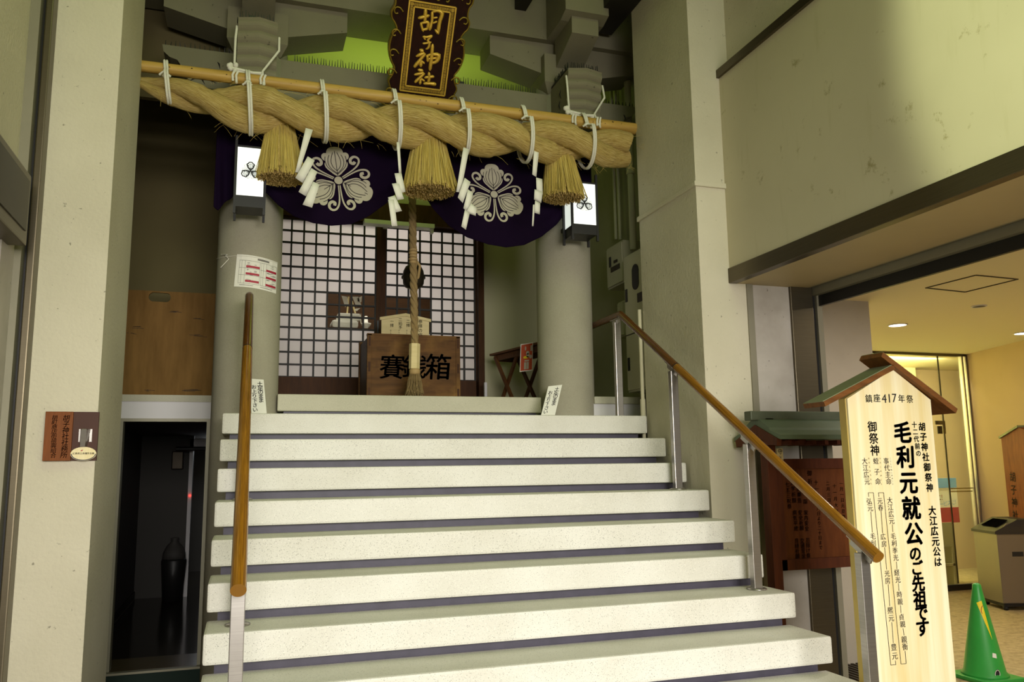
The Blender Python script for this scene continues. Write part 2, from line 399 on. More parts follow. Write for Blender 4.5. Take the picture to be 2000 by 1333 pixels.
# left side of the street: wall, shutter, frame
struct('wall_left', box((-1.40, -1, 2.9), (-1.09, 4.42, 6.2)), 'stucco')
mb = MB(); mb.box((-1.09, 4.33, 0), (-1.045, 4.47, 6.2)); struct('trim_3', mb, 'steel_frame')
mb = MB(); mb.box((-1.045, 4.40, 0), (-1.03, 4.47, 6.2)); struct('trim_4', mb, 'black')
mb = MB(); mb.box((-1.03, 4.36, 0), (-.995, 4.46, 6.2), .006); struct('trim_5', mb, 'steel_dark')
mb = MB(); mb.box((-1.14, 4.12, 0), (-1.075, 4.33, 2.95)); struct('trim_6', mb, 'marble')
sh = thing('roller_shutter', 'ribbed beige shutter at the left edge below the dark sign box', 'shutter', (-1.12, 3.4, 0))
mb = MB()
y = 2.6; pts = []
while y < 4.10:
    pts += [V(-1.135, y, 0), V(-1.095, y+.012, 0), V(-1.095, y+.062, 0), V(-1.135, y+.074, 0)]; y += .086
pts += [V(-1.16, y, 0), V(-1.16, 2.6, 0)]
mb.prism(pts, (0, 0, 2.92)); obj('slats', mb, 'shutter', sh)
sb = thing('sign_box', 'dark brown blank sign box above the shutter at the left edge', 'sign', (-1.05, 3.4, 2.9))
a0 = U(62, 345, X=-1.0); a1 = U(52, 482, X=-1.0)
zt, zb2 = a0.z, a1.z; ye = (a0.y+a1.y)/2
obj('case', box((-1.09, 2.4, zb2), (-1.0, ye, zt), .008), 'steel_dark', sb)
obj('panel', box((-1.0, 2.45, zb2+.06), (-.994, ye-.05, zt-.04)), 'sign_panel', sb)
# left recess
LY = 6.6
zs = U(330, 772, Y=LY).z
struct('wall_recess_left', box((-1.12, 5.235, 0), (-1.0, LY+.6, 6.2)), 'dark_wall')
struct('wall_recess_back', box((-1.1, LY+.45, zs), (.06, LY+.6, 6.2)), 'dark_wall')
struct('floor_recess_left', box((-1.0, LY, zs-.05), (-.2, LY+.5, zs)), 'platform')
z2 = U(330, 779, Y=LY).z; z3 = U(330, 818, Y=LY).z; z4 = U(330, 824, Y=LY).z
struct('wall_recess_lintel', box((-1.0, LY+.01, z3), (-.19, LY+.12, zs-.05)), 'white_paint')
# door frame + corridor
zf = U(300, 1308, Y=LY).z
dl = U(233, 900, Y=LY).x; dr = U(403, 850, Y=LY).x
d1 = MB(); d1.box((dl-.2, LY, z4), (dr+.06, LY+.1, z3)); d1.box((dr, LY, zf), (dr+.025, LY+.1, z4)); d1.box((dl-.03, LY, zf), (dl+.012, LY+.1, z4))
struct('door_1', d1, 'steel_frame', None, 'steel door frame of the dark corridor under the porch')
struct('floor_corridor', box((-1.1, LY, zf-.02), (.2, 13, zf)), 'corridor_floor')
struct('trim_7', box((-1.0, LY-.04, 0), (-.22, LY, zf)), 'mat_green')
struct('trim_8', box((-1.0, LY-.05, zf-.012), (-.22, LY+.02, zf+.003)), 'steel_frame')
cl = U(222, 1216, Z=zf).x
struct('wall_corridor_left', box((cl-.1, LY+.1, zf), (cl, 10.2, 2.3)), 'corridor_wall')
struct('baseboard_corridor', box((cl, LY+.1, zf), (cl+.012, 10.2, zf+.08)), 'black')
struct('wall_corridor_right', box((-.2, LY+.1, 0), (-.1, 13, 2.3)), 'corridor_wall')
struct('wall_corridor_back', box((cl-.1, 10.2, zf), (-.56, 10.3, 2.3)), 'corridor_wall')
struct('wall_corridor_end', box((-.8, 12.6, zf), (.2, 12.7, 2.3)), 'corridor_wall')
struct('ceiling_corridor', box((-1.1, LY+.1, 2.04), (0, 13, 2.12)), 'corridor_wall')
mb = MB(); mb.box((-.60, 10.14, zf), (-.56, 10.2, 2.0)); mb.box((-.60, 10.14, 1.90), (-.2, 10.2, 2.0)); struct('door_2', mb, 'white_paint', None, 'white door frame at the end of the corridor')
mb = MB(); mb.box((-.46, 11.0, zf), (-.42, 11.05, 1.9)); struct('trim_9', mb, 'white_paint')
o = thing('junction_box', 'small dark box high on the corridor wall', 'box', (-.70, 10.1, 1.8)); obj('case', box((-.78, 10.06, 1.66), (-.66, 10.2, 1.86), .01), 'bronze', o)
o = thing('corridor_pipe', 'thin dark pipe under the corridor ceiling', 'pipe', (-.6, 9.6, 1.95)); obj('pipe', MB().tube([V(-.72, 9.8, 1.88), V(-.2, 9.8, 1.88)], .025), 'black', o)
o = thing('bin_bag', 'dark bagged bin on the corridor floor by its far wall', 'bin', (-.70, 9.9, zf))
obj('body', MB().lathe((-.70, 9.95, zf), [(.10, 0), (.13, .42), (.12, .44)], 20), 'black', o); obj('bag', MB().lathe((-.70, 9.95, zf+.44), [(.12, 0), (.115, .06), (.085, .13), (.03, .19), (.045, .22), (0, .23)], 14), 'corridor_wall', o)
o = obj('indicator_lamp', MB().lathe((-.575, 10.13, 1.35), [(0, 0), (.012, .006), (.012, .018), (0, .024)], 10), 'led'); tag(o, 'tiny red lamp on the white corridor door frame', 'lamp')
# right recess: side wall, ledge, plate
struct('wall_recess_right', box((3.03, 5.25, 0), (3.2, 7.6, 6.2)), 'side_wall')
struct('floor_recess_right', box((2.50, 5.70, 2.10), (3.03, 5.96, 2.155), .006), 'platform')
struct('wall_recess_plate', box((2.50, 5.72, 1.98), (3.03, 5.8, 2.10)), 'white_paint')
# back wall of the porch with the lattice doors
BY = 7.45
lx0 = U(541, 600, Y=BY).x; lx1 = U(733, 600, Y=BY).x; rx0 = U(754.5, 600, Y=BY).x; rx1 = U(930, 600, Y=BY).x; fx = U(943, 600, Y=BY).x
zl0 = U(640, 738, Y=BY).z; zl1 = U(640, 433, Y=BY).z
struct('wall_back', MB().box((fx, BY, 2.145), (3.03, BY+.12, 5.6)).box((-.3, BY, zl1+.22), (fx, BY+.12, 5.6)).box((-.3, BY, 2.145), (lx0-.07, BY+.12, zl1+.22)), 'green_wall')
struct('ceiling_porch', box((-1.1, 6.08, 5.1), (3.2, 7.6, 5.2)), 'green_wall')
struct('trim_10', box((-.3, 7.2, 4.78), (3.03, BY, 4.86)), 'green_wall')
fr = MB(); fr.box((lx0-.07, BY-.04, zl1+.02), (fx, BY+.10, zl1+.22)); fr.box((rx1+.01, BY-.05, 2.145), (fx, BY+.1, zl1+.05)); fr.box((lx0-.08, BY-.05, 2.145), (lx0-.02, BY+.1, zl1+.05)); fr.box((lx0-.07, BY-.05, 2.145), (fx, BY+.10, 2.20))
struct('trim_11', fr, 'lattice')
def lattice(name, x0, x1, y, lab, clear):
    d = bpy.data.objects.new(name, None); COL.objects.link(d); d.location = (x0, y, 2.2); d['kind'] = 'structure'; d['label'] = lab
    sw = .012; b = MB(); n = 8; rows = 13; cw = (x1-x0)/n; rh = (zl1-zl0)/rows
    for i in range(n+1): b.box((x0+i*cw-.0075, y-.012, zl0), (x0+i*cw+.0075, y+.012, zl1))
    for j in range(rows+1): b.box((x0, y-.0135, zl0+j*rh-.0075), (x1, y+.0105, zl0+j*rh+.0075))
    obj('lattice', b, 'lattice_bar', d)
    f = MB(); f.box((x0-.045, y-.02, zl1), (x1+.045, y+.02, zl1+.07)); f.box((x0-.045, y-.02, 2.2), (x1+.045, y+.02, zl0)); f.box((x0-.05, y-.02, 2.2), (x0-.005, y+.02, zl1)); f.box((x1+.005, y-.02, 2.2), (x1+.05, y+.02, zl1))
    obj('frame', f, 'lattice', d)
    p = MB(); g = MB()
    for i in range(n):
        for j in range(rows):
            a, bb = (x0+i*cw, zl0+j*rh), (x0+(i+1)*cw, zl0+(j+1)*rh)
            (g if (i in clear and j in (4, 5, 6)) else p).face([V(a[0], y+.013, a[1]), V(bb[0], y+.013, a[1]), V(bb[0], y+.013, bb[1]), V(a[0], y+.013, bb[1])])
    obj('paper', p, 'shoji', d); obj('glass', g, 'glass', d)
    return d
dA = lattice('door_3', lx0, lx1, BY+.0, 'left sliding lattice door with white paper panes', (4, 5, 6, 7))
dB = lattice('door_4', rx0, rx1, BY+.05, 'right sliding lattice door with white paper panes', (0, 1, 2, 3))
obj('finger_pull', box((lx1+.012, BY-.023, 2.86), (lx1+.032, BY-.018, 2.98)), 'black', dA)
struct('wall_sanctuary', MB().box((-.4, 9.5, 2.1), (2.9, 9.6, 5)).box((-.5, 7.6, 2.1), (-.4, 9.6, 5)).box((2.8, 7.6, 2.1), (2.9, 9.6, 5)), 'box_dark')
struct('floor_sanctuary', box((-.4, 7.57, 2.1), (2.8, 9.5, 2.2)), 'lattice')
struct('ceiling_sanctuary', box((-.4, 7.57, 4.6), (2.8, 9.6, 4.7)), 'box_dark')
# ceiling above the stairs, rafters
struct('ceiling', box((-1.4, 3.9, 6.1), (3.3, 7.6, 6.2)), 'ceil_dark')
# right building: fascia, soffit, lobby
FX = 2.915
zf0 = 2.83; zf1 = 4.17
struct('wall_fascia', MB().box((FX, -1.0, zf0), (FX+.06, 4.45, zf1)), 'fascia', None, 'stained pale panel above the lobby entrance')
struct('trim_12', MB().box((FX-.012, -1.0, zf0-.052), (FX+.05, 4.449, zf0+.045), .004), 'steel_dark')
struct('trim_13', MB().box((FX-.02, -1.0, zf1), (FX+.06, 4.45, zf1+.055)), 'steel_dark')
struct('wall_right_upper', MB().box((FX+.07, -1.0, zf1), (3.2, 4.46, 6.2)), 'stucco')
zso = zf0-.05
struct('ceiling_soffit', box((FX+.02, -1, zso), (3.50, 4.46, zso+.08)), 'soffit')
struct('trim_14', MB().box((3.50, -1, zso), (3.52, 4.46, zso+.08)).box((3.535, -1, zso-.05), (3.575, 4.46, zso+.08)), 'steel_frame')
struct('trim_15', MB().box((3.52, -1, zso+.05), (3.535, 4.46, zso+.1)).box((3.575, -1, zso-.12), (3.60, 4.46, zso+.1)), 'black')
struct('wall_marble_pilaster', MB().box((3.06, 4.46, 0), (3.36, 4.7, zso)), 'marble')
struct('trim_16', MB().box((3.03, 4.44, 0), (3.075, 4.6, zso)), 'steel_frame')
struct('trim_17', MB().box((3.36, 4.44, 0), (3.53, 4.7, zso+.02), .004), 'steel_dark')
struct('trim_18', MB().box((3.53, 4.46, 0), (3.56, 4.7, zso)), 'black')
struct('trim_19', MB().box((3.56, 4.44, 0), (3.60, 4.7, zso)), 'steel_frame')
LZ = 3.05
struct('ceiling_lobby', box((3.60, -1, LZ), (12, 10.3, LZ+.1)), 'lobby_ceiling')
ic0 = U(1612, 1294, Y=5.0); icx = [U(p, 800, Y=5.85).x for p in (1612, 1713)]
struct('wall_lobby_column', MB().box((icx[0], 5.85, 0), (icx[1], 6.4, LZ)), 'lobby_column', None, 'grey plastered column just inside the lobby')
struct('wall_lobby_left', MB().box((3.60, 4.7, 0), (3.75, 10.2, LZ)), 'lobby_column')
struct('trim_20', MB().box((icx[0]-.11, 5.80, 0), (icx[0], 6.1, LZ)), 'steel_frame')
GY = U(1850, 692, Z=LZ).y
gx1 = U(1893, 692, Z=LZ).x
w = U(2000, 665, Z=LZ); c0 = V(gx1, GY, 0); dv = (V(w.x, w.y, 0)-c0).normalized(); nn = V(-dv.y, dv.x, 0)
mb = MB(); e = c0+dv*6; mb.prism([c0, e, e+V(.2, .1, 0), c0+V(.2, .1, 0)], (0, 0, LZ)); struct('wall_lobby_right', mb, 'lobby_wall')
struct('wall_lobby_back', MB().box((3.6, 10.2, 0), (12, 10.3, LZ)), 'lobby_wall')

struct('floor_corridor_lip', box((-1.1, LY+.0, zf), (-.2, LY+.42, zf+.004)), 'corridor_lip')
# ================================================================== SHRINE FRONT
CY = 5.86
CXS = (-.011, 2.335)
# tie beam with noses and spikes
zb0 = U(820, 262, Y=5.72).z; zb1 = U(565, 118, Y=5.72).z
tb = thing('tie_beam', 'grey concrete tie beam between the two columns behind the straw rope', 'beam', (1.16, 5.8, zb0))
obj('beam', box((.12, 5.72, zb1-.30), (2.21, 6.0, zb1), .004), 'bracket', tb)
def spikes(path, h=.07, step=.02):
    mb = MB()
    for (p, q) in path:
        L = (q-p).length; n = max(2, int(L/step))
        mb.bar(p+V(0, 0, .004), q+V(0, 0, .004), .03, .012)
        for i in range(n):
            c = p.lerp(q, (i+.5)/n); tip = c+V(random.uniform(-.006, .006), random.uniform(-.010, .004), h*random.uniform(.8, 1.1))
            mb.tube([c+V(0, 0, .005), tip], [.0055, .002], 4, True, smooth=False)
        for i in range(max(1, n//14)):
            c = p.lerp(q, random.uniform(.05, .95)); mb.box(c+V(-.018, -.012, 0), c+V(.018, .012, .03))
    return mb
obj('bird_spikes', spikes([(V(.24, 5.76, zb1), V(2.1, 5.76, zb1))]), 'black', tb)
def sidenose(sgn, cx):   # scalloped nose running sideways from the column
    zt = U(330, 88, Y=5.72).z; zb = zt-.30; x0 = cx+sgn*.14; x1 = cx+sgn*.62
    pr = [(x0, zt), (x1, zt), (x1-sgn*.01, zt-.05), (x1-sgn*.05, zt-.085), (x1-sgn*.10, zt-.10), (x1-sgn*.12, zt-.13), (x1-sgn*.13, zt-.19), (x1-sgn*.19, zt-.24), (x1-sgn*.25, zt-.27), (x0, zb)]
    return MB().prism([V(a, 5.72, b) for a, b in pr], (0, .28, 0)), zt, x0, x1
for sgn, cx in ((-1, CXS[0]), (1, CXS[1])):
    mb, zt, x0, x1 = sidenose(sgn, cx); obj('side_nose', mb, 'bracket', tb); obj('bird_spikes', spikes([(V(min(x0, x1), 5.76, zt), V(max(x0, x1), 5.76, zt))], .055, .03), 'black', tb)
    # carved lines on the side nose
    mb = MB(); xm = (x0+x1)/2
    for k, (dx, dz, a, l) in enumerate(((0, -.2, .9, .07), (.03, -.22, .2, .09), (-.05, -.24, -.4, .06), (.12, -.08, 1.2, .05))):
        p = V(xm+dx, 5.718, zt+dz); q = p+V(l*math.cos(a), 0, l*math.sin(a)*-1); mb.tube([p, p.lerp(q, .5)+V(0, 0, .012), q], [.002, .006, .001], 5)
    obj('carved_line', mb, 'ink', tb)
# noses projecting forward (rippled front)
def nose(cx, px0, px1, pyt, pyb, name_lab):
    YF = 5.32
    xa = U(px0, pyb, Y=YF).x; xb = U(px1, pyb, Y=YF).x; c = cx; w = (xb-xa)/2*.96; zt = U((px0+px1)/2, pyt, Y=YF).z; zb = U((px0+px1)/2, pyb+8, Y=YF).z
    t = thing('beam_nose', name_lab, 'beam', (c, YF, zb), 'rippled beam noses')
    prof = [(5.75, zt), (YF+.0, zt)]
    n = 5; hz = (zt-zb)/n
    for i in range(n):   # scallops, the lower ones slanting back a little
        z1 = zt-i*hz; yo = YF+.012*i
        for a in range(1, 7):
            tt = a/6; prof.append((yo+.034*(1-math.sin(math.pi*(.12+.76*tt)))-.004+.012*tt, z1-hz*tt))
    prof += [(5.75, zb)]
    m = MB(); L = [m.b.verts.new(V(c-w, y, z)) for y, z in prof]; C = [m.b.verts.new(V(c+.01, y-(.018 if 0 < i < len(prof)-1 else 0), z+(.012 if y < 5.5 else 0))) for i, (y, z) in enumerate(prof)]; R = [m.b.verts.new(V(c+w, y, z)) for y, z in prof]
    for i in range(len(prof)-1):
        for A, B in ((L, C), (C, R)): m.b.faces.new([A[i], A[i+1], B[i+1], B[i]])
    m.b.faces.new(L); m.b.faces.new(R[::-1]); m.b.faces.new([L[-1], L[0], C[0], C[-1]]); m.b.faces.new([C[-1], C[0], R[0], R[-1]])
    obj('body', m, 'bracket', t)
    obj('bird_spikes', spikes([(V(c-w+.02, YF+.02, zt), V(c+w-.02, YF+.02, zt)), (V(c-w+.01, YF+.02, zt), V(c-w+.01, 5.7, zt))], .06, .018), 'black', t)
    m = MB()
    for k in range(3):
        z = zt-.1-.08*k; p = V(c-w-.001, YF+.16+.02*k, z); m.tube([p, p+V(-.001, .02, -.03), p+V(0, .0, -.07)], [.001, .006, .002], 5)
    obj('carved_line', m, 'ink', t)
    return w, zt, zb, YF
NL = nose(CXS[0]-.0, 457, 539, 38, 140, 'rippled concrete beam nose with bird spikes above the left end of the rope')
NR = nose(CXS[1]-.0, 1113, 1182, 138, 222, 'rippled concrete beam nose with bird spikes above the right end of the rope')
# bracket complexes
def bracket(cx, lab, nm):
    t = thing('bracket_set', lab, 'bracket', (cx, CY, zb1), 'bracket sets on the columns')
    zk1, zk2 = 4.61, 4.845; b = MB(); h = .205
    b.box((cx-h, CY-.22, zk1), (cx+h, CY+.22, zk2), .003)
    lo = [V(cx-h*.78, CY-.16, zb1), V(cx+h*.78, CY-.16, zb1), V(cx+h*.78, CY+.16, zb1), V(cx-h*.78, CY+.16, zb1)]
    hi = [V(cx-h, CY-.22, zk1), V(cx+h, CY-.22, zk1), V(cx+h, CY+.22, zk1), V(cx-h, CY+.22, zk1)]
    for i in range(4): b.face([lo[i], lo[(i+1) % 4], hi[(i+1) % 4], hi[i]])
    b.face(lo); obj('bearing_block', b, 'bracket', t)
    za = 4.715; zt = 4.97; L = .625
    pr = [(-L, za+.10), (-L, zt), (L, zt), (L, za+.10), (h, za), (-h, za)]
    obj('cross_arm', MB().prism([V(cx+a_, CY-.14, z) for a_, z in pr], (0, .28, 0)), 'bracket', t)
    pr = [(CY-.2, 4.72), (5.64, 4.735), (5.30, 4.85), (5.30, 4.985), (CY-.2, 4.985)]
    obj('forward_arm', MB().prism([V(cx-.108, y, z) for y, z in pr], (.216, 0, 0)), 'bracket', t)
    pr = [(CY-.2, 4.97), (5.36, 4.97), (5.25, 5.0), (5.25, 5.5), (CY-.2, 5.5)]
    obj('forward_arm', MB().prism([V(cx-.175, y, z) for y, z in pr], (.35, 0, 0)), 'bracket', t)
    return zk1, zk2, zt
zk1, zk2, zarm = bracket(CXS[0], 'stacked concrete bracket arms over the left column', 0)
bracket(CXS[1], 'stacked concrete bracket arms over the right column', 1)
pb = thing('purlin_beam', 'large concrete beam lying across both bracket sets under the roof', 'beam', (1.16, CY, zarm))
obj('beam', box((-1.0, 5.66, zarm), (3.03, 6.06, 5.75)), 'bracket', pb)
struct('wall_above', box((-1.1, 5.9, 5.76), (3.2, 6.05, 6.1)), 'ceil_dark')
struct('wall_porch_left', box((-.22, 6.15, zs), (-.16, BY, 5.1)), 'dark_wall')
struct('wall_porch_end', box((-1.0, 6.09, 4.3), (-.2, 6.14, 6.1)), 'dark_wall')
RZ = U(1015, 20, Y=5.66).z
for k, x in enumerate((U(905, 0, Y=5.66).x, U(1016, 20, Y=5.66).x, U(1148, 15, Y=5.66).x)):
    o = obj('rafter', box((x-.045, 4.5, RZ), (x+.045, 5.66, RZ+.14)), 'rafter'); tag(o, ('dark rafter end just right of the top of the plaque', 'dark rafter end between the plaque and the right bracket set', 'dark rafter end in front of the right bracket set')[k], 'rafter', 'dark rafters under the eaves')
o = obj('eave_board', MB().box((2.47, 3.0, 5.06), (2.695, 5.6, 5.2)).box((2.695, 3.0, 5.075), (2.74, 4.449, 5.2)), 'rafter'); tag(o, 'dark wooden eave board running along the top of the right pillar', 'board')
# ------------------------------------------------------------------ pole and straw rope
PY = 5.27
pz = lambda x: 4.178
pole = obj('support_pole', MB().tube([V(-.705, PY, 4.142), V(.3, PY-.005, 4.137), V(1.6, PY, 4.135), V(2.715, PY, 4.130)], [.036, .040, .041, .043], 14), 'natural_wood'); tag(pole, 'peeled wooden pole carrying the straw rope across the entrance', 'pole')
kn = MB()
for _ in range(26):
    x = random.uniform(-.6, 2.65); a = random.uniform(-2.4, -.2); c = V(x, PY+.041*math.sin(a)*-1*-1, 4.136+.041*math.cos(a)*.6); kn.lathe((x, PY-.0395, 4.136+random.uniform(-.02, .015)), [(.001, -.003), (.006, 0), (.001, .003)], 6)
obj('knot', kn, 'ink_soft', pole)
RX = [U(p, 130, Y=PY-.1).x for p in (0,)]
def rz(x): return 3.932+.005*x+(max(0, -.07-x)/.46)**1.5*.062
XM0 = U(395, 205, Y=5.22).x; XM1 = U(1130, 285, Y=5.22).x; HALF = (XM1-XM0)/5
rope = thing('sacred_straw_rope', 'thick twisted rice straw rope hung under the wooden pole across the shrine entrance', 'rope', (1.0, PY, 3.94))
def env(x):
    e = 1.0
    if x < -.12: e = max(.22, 1-((-.12-x)/.57)**1.25*.72)
    if x > 2.15: e = 1-((x-2.15)/.8)**2*.45
    return e
for s in range(2):
    pts = []; rad = []; x = -.72; i = 0
    while x < 2.64:
        ph = math.pi*(x-XM0)/HALF + s*math.pi
        e = env(x); rh = .073*e; r = .083*e
        seam = (((x-XM0)/HALF+.31*s)/.58) % 1.0
        r *= .93+.13*seam if seam < .94 else .93+.13*.94*(1-seam)/.06
        r *= 1+.02*math.sin(x*23+s)
        pts.append(V(x, PY-.02-rh*math.cos(ph)*.92, rz(x)-rh*math.sin(ph))); rad.append(r); x += .018
    mb = MB().tube(pts, rad, 40, True, True); 
    for v in mb.b.verts:
        nn_ = noise.noise(V(v.co.x*9, v.co.y*40, v.co.z*40)); v.co += V(0, 0, 1)*nn_*.003
    obj('strand', mb, 'straw', rope)
fz = MB()
for _ in range(200):
    x = random.uniform(-.7, 2.75); a = random.uniform(-math.pi*.75, math.pi*.75); e = env(x)
    p = V(x, PY-.02-.150*e*math.cos(a)*.95, rz(x)+.150*e*math.sin(a)); d = V(random.uniform(-.05, .09), -.012*math.cos(a)+random.uniform(-.01, .01), .02*math.sin(a)-random.uniform(-.01, .03))
    fz.tube([p-d*.5, p+d*.3+V(0, -.004, 0), p+d+V(0, 0, -random.uniform(0, .02))], [.0008, .0008, .0004], 3, False)
f = obj('loose_straw', fz, 'straw_tie', rope); f['kind'] = 'stuff'
# white ties
tie_px = [(322, 'at the far left end of the rope'), (485, 'in front of the left beam nose'), (632, 'above the left crest'), (775, 'below the left edge of the black plaque'), (908, 'just right of the black plaque'), (1030, 'left of the right beam nose'), (1150, 'nearest the right pillar')]
TX = []
for px, wh in tie_px:
    x = U(px, 160+(px-322)*.125, Y=PY-.1).x; TX.append(x)
    t = thing('rope_tie', 'white cord tying rope to pole, '+wh, 'cord', (x, PY, 4.14), 'white cords on the straw rope'); e = env(x)
    lp = MB(); n = 34
    for dx in (-.0075, .0075):
        pts = []
        for i in range(n+1):
            a = 2*math.pi*i/n
            zc = (4.134+.05+rz(x)-.160*e)/2; hh = (4.134+.055-(rz(x)-.165*e))/2
            pts.append(V(x+dx+.035*(1-math.cos(a))/2-.01, PY-.02-(.160*e+.008)*math.sin(a)*(1 if math.cos(a) < .35 else .42), zc+hh*math.cos(a)))
        lp.tube(pts, .0078, 6, False)
    obj('loop', lp, 'cord', t)
    k = MB(); zc = 4.075; k.lathe((x-.004, PY-.085*max(e, .6), zc-.018), [(.006, 0), (.022, .012), (.024, .024), (.008, .04)], 10)
    k.tube([V(x-.035, PY-.08, zc-.012), V(x-.01, PY-.1, zc+.004), V(x+.03, PY-.085, zc-.02)], .008, 6)
    obj('knot', k, 'cord', t)
# tassels
def tassel(px, pyt, pyb, w_px, lab, seed):
    rnd = random.Random(seed); YT = PY+.015
    top = U(px[0], pyt, Y=YT+.08); bot = U(px[1], pyb, Y=YT)
    H = top.z-bot.z; rb = w_px*(5.4 if px[0] < 700 else 5.75)/1603/2; rt = rb*.50
    t = thing('straw_tassel', lab, 'tassel', (top.x, YT, top.z), 'straw tassels hanging from the rope')
    def ax(f): return V(top.x+(bot.x-top.x)*f, top.y+(bot.y-top.y)*f, top.z-H*f)
    def R(f): return rt+(rb-rt)*(f**.85)
    mb = MB(); mb.tube([ax(0)+V(0, 0, .05)]+[ax(f) for f in (0, .15, .3, .5, .7, .85, .94)], [rt*.8]+[R(f)*.93 for f in (0, .15, .3, .5, .7, .85, .94)], 28, True, True)
    obj('core', mb, 'straw_end', t)
    mb = MB()
    for i in range(520):
        a = rnd.uniform(0, 2*math.pi); j = rnd.uniform(.93, 1.06); L = rnd.uniform(.95, 1.015); ja = rnd.uniform(-.12, .12); out = rnd.random() < .03
        pts = []
        for f in (0, .25, .5, .75, 1):
            ff = f*L; r = R(min(ff, 1))*j*(1+(.16*f*f if out else 0)); aa = a+ja*f
            pts.append(ax(ff)+V(r*math.cos(aa), r*math.sin(aa), 0))
        w = rnd.uniform(.0022, .0044); mb.tube(pts, [w, w, w, w, w*.9], 4, True, True, uvo=rnd.uniform(0, 40))
    s_ = obj('straw', mb, 'straw_tie', t); s_['kind'] = 'stuff'
    mb = MB()
    for i in range(700):
        a = rnd.uniform(0, 2*math.pi); r = rb*math.sqrt(rnd.random())*.97; c = ax(1)+V(r*math.cos(a), r*math.sin(a), 0); w = .003
        mb.tube([c+V(0, 0, .03), c+V(rnd.uniform(-.003, .003), rnd.uniform(-.003, .003), rnd.uniform(-.012, .006))], w, 5, True, smooth=False)
    s_ = obj('cut_ends', mb, 'straw_end', t); s_['kind'] = 'stuff'
tassel((548, 548), 232, 350, 84, 'straw tassel hanging in front of the left lantern', 1)
tassel((838, 838), 255, 375, 96, 'straw tassel in the middle, in front of the bell rope', 2)
tassel((1090, 1101), 278, 388, 80, 'straw tassel hanging beside the right lantern', 3)
# zigzag paper streamers
def shide(quads, lab, Y):
    t = thing('paper_streamer', lab, 'streamer', U(*quads[0][0], Y=Y), 'white zigzag paper streamers')
    for i, q in enumerate(quads):
        mb = MB(); y0 = Y-.007*i; n = 4; rows = []
        for j in range(n+1):
            f = j/n; a = (q[0][0]+(q[3][0]-q[0][0])*f, q[0][1]+(q[3][1]-q[0][1])*f); b = (q[1][0]+(q[2][0]-q[1][0])*f, q[1][1]+(q[2][1]-q[1][1])*f)
            yy = y0-.010*math.sin(f*math.pi)+.012*f; rows.append((mb.b.verts.new(U(*a, Y=yy)), mb.b.verts.new(U(*b, Y=yy+.006))))
        for r0, r1 in zip(rows, rows[1:]): mb.b.faces.new([r0[0], r0[1], r1[1], r1[0]]).smooth = True
        o = obj('strip', mb, 'paper', t); m = o.modifiers.new('thickness', 'SOLIDIFY'); m.thickness = .001
SHY = PY-.13
shide([((597, 250), (611, 254), (584, 337), (576.6, 337)), ((601, 305.6), (614.6, 314), (591.4, 357.7), (576.6, 347.7)), ((608, 328.4), (620, 336), (597.5, 383.6), (583, 375)), ((611.8, 354.8), (624, 361), (609.6, 406), (591, 400))], 'zigzag paper streamer beside the left straw tassel', SHY)
shide([((774.5, 278), (780.5, 278), (784, 338), (779, 338)), ((770.5, 339), (784, 338), (792, 375), (779, 378)), ((765.5, 359), (779, 357.5), (789, 389), (776, 391)), ((757.5, 386), (771, 382), (785, 412.5), (772.5, 415)), ((758, 390), (769.5, 390), (776, 442), (765, 442))], 'curling zigzag paper streamer left of the middle straw tassel', SHY+.02)
shide([((905, 288), (916, 292), (900, 376), (891, 375)), ((907.5, 347.5), (919, 356), (904, 397), (894, 386)), ((914, 370), (924, 377.5), (914, 415), (905, 407)), ((920, 397.5), (930.5, 406), (929, 422), (910, 415)), ((908, 410), (917, 417.5), (910, 449), (901, 442.5))], 'zigzag paper streamer hanging over the left edge of the right crest', SHY)
shide([((1043, 292), (1053, 291), (1047.5, 346), (1039.5, 341)), ((1047, 347), (1059, 350), (1060, 380), (1048, 375)), ((1044, 370), (1060, 375), (1057, 397), (1043, 390)), ((1045, 392), (1055, 397), (1054, 419), (1044, 416)), ((1041, 400), (1044.5, 400), (1042, 442), (1039, 442))], 'nearly edge-on paper streamer left of the right straw tassel', SHY+.02)
# white cords lashing the pole to the noses
def lash(N, cx, lab):
    w, zt, zb, YF = N; t = thing('lashing_cord', lab, 'cord', (cx, YF, zb), 'white cords lashing the pole to the beam noses')
    m = MB(); x0, x1 = cx-w-.012, cx+w+.012; zc = zb+.02
    m.tube([V(x0+.005, YF+.03, zt-.05), V(x0, YF+.0, zt-.15), V(x0, YF-.02, zc+.02), V(x0+.02, PY-.05, 4.085)], .0085, 6)
    m.tube([V(x1, YF+.03, zt-.09), V(x1, YF+.0, zt-.20), V(x1-.10, YF-.03, zc), V(x1-.09, PY-.055, 4.085)], .0085, 6)
    m.tube([V(x0-.02, YF-.03, zc), V(cx-.02, YF-.035, zc-.02), V(x1-.10, YF-.03, zc-.012)], .011, 6)
    m.tube([V(x0-.01, YF-.03, zc-.016), V(cx, YF-.03, zc-.04), V(x1-.10, YF-.03, zc-.024)], .008, 6)
    for x in (x0+.015, x1-.09):
        for dx in (-.012, .01): m.tube([V(x+dx, PY-.043, 4.165), V(x+dx-.01, PY-.05, 4.135), V(x+dx-.006, PY-.04, 4.10)], .008, 6)
    obj('cord', m, 'cord', t)
    m = MB()
    for _ in range(6): m.lathe((x0-.01+random.uniform(-.025, .02), YF-.035, zc+random.uniform(-.02, .02)), [(.004, -.018), (.016, -.008), (.016, .008), (.004, .018)], 8)
    obj('knot', m, 'cord', t)
lash(NL, CXS[0], 'white cord lashing the pole to the left beam nose'); lash(NR, CXS[1], 'white cord lashing the pole to the right beam nose')
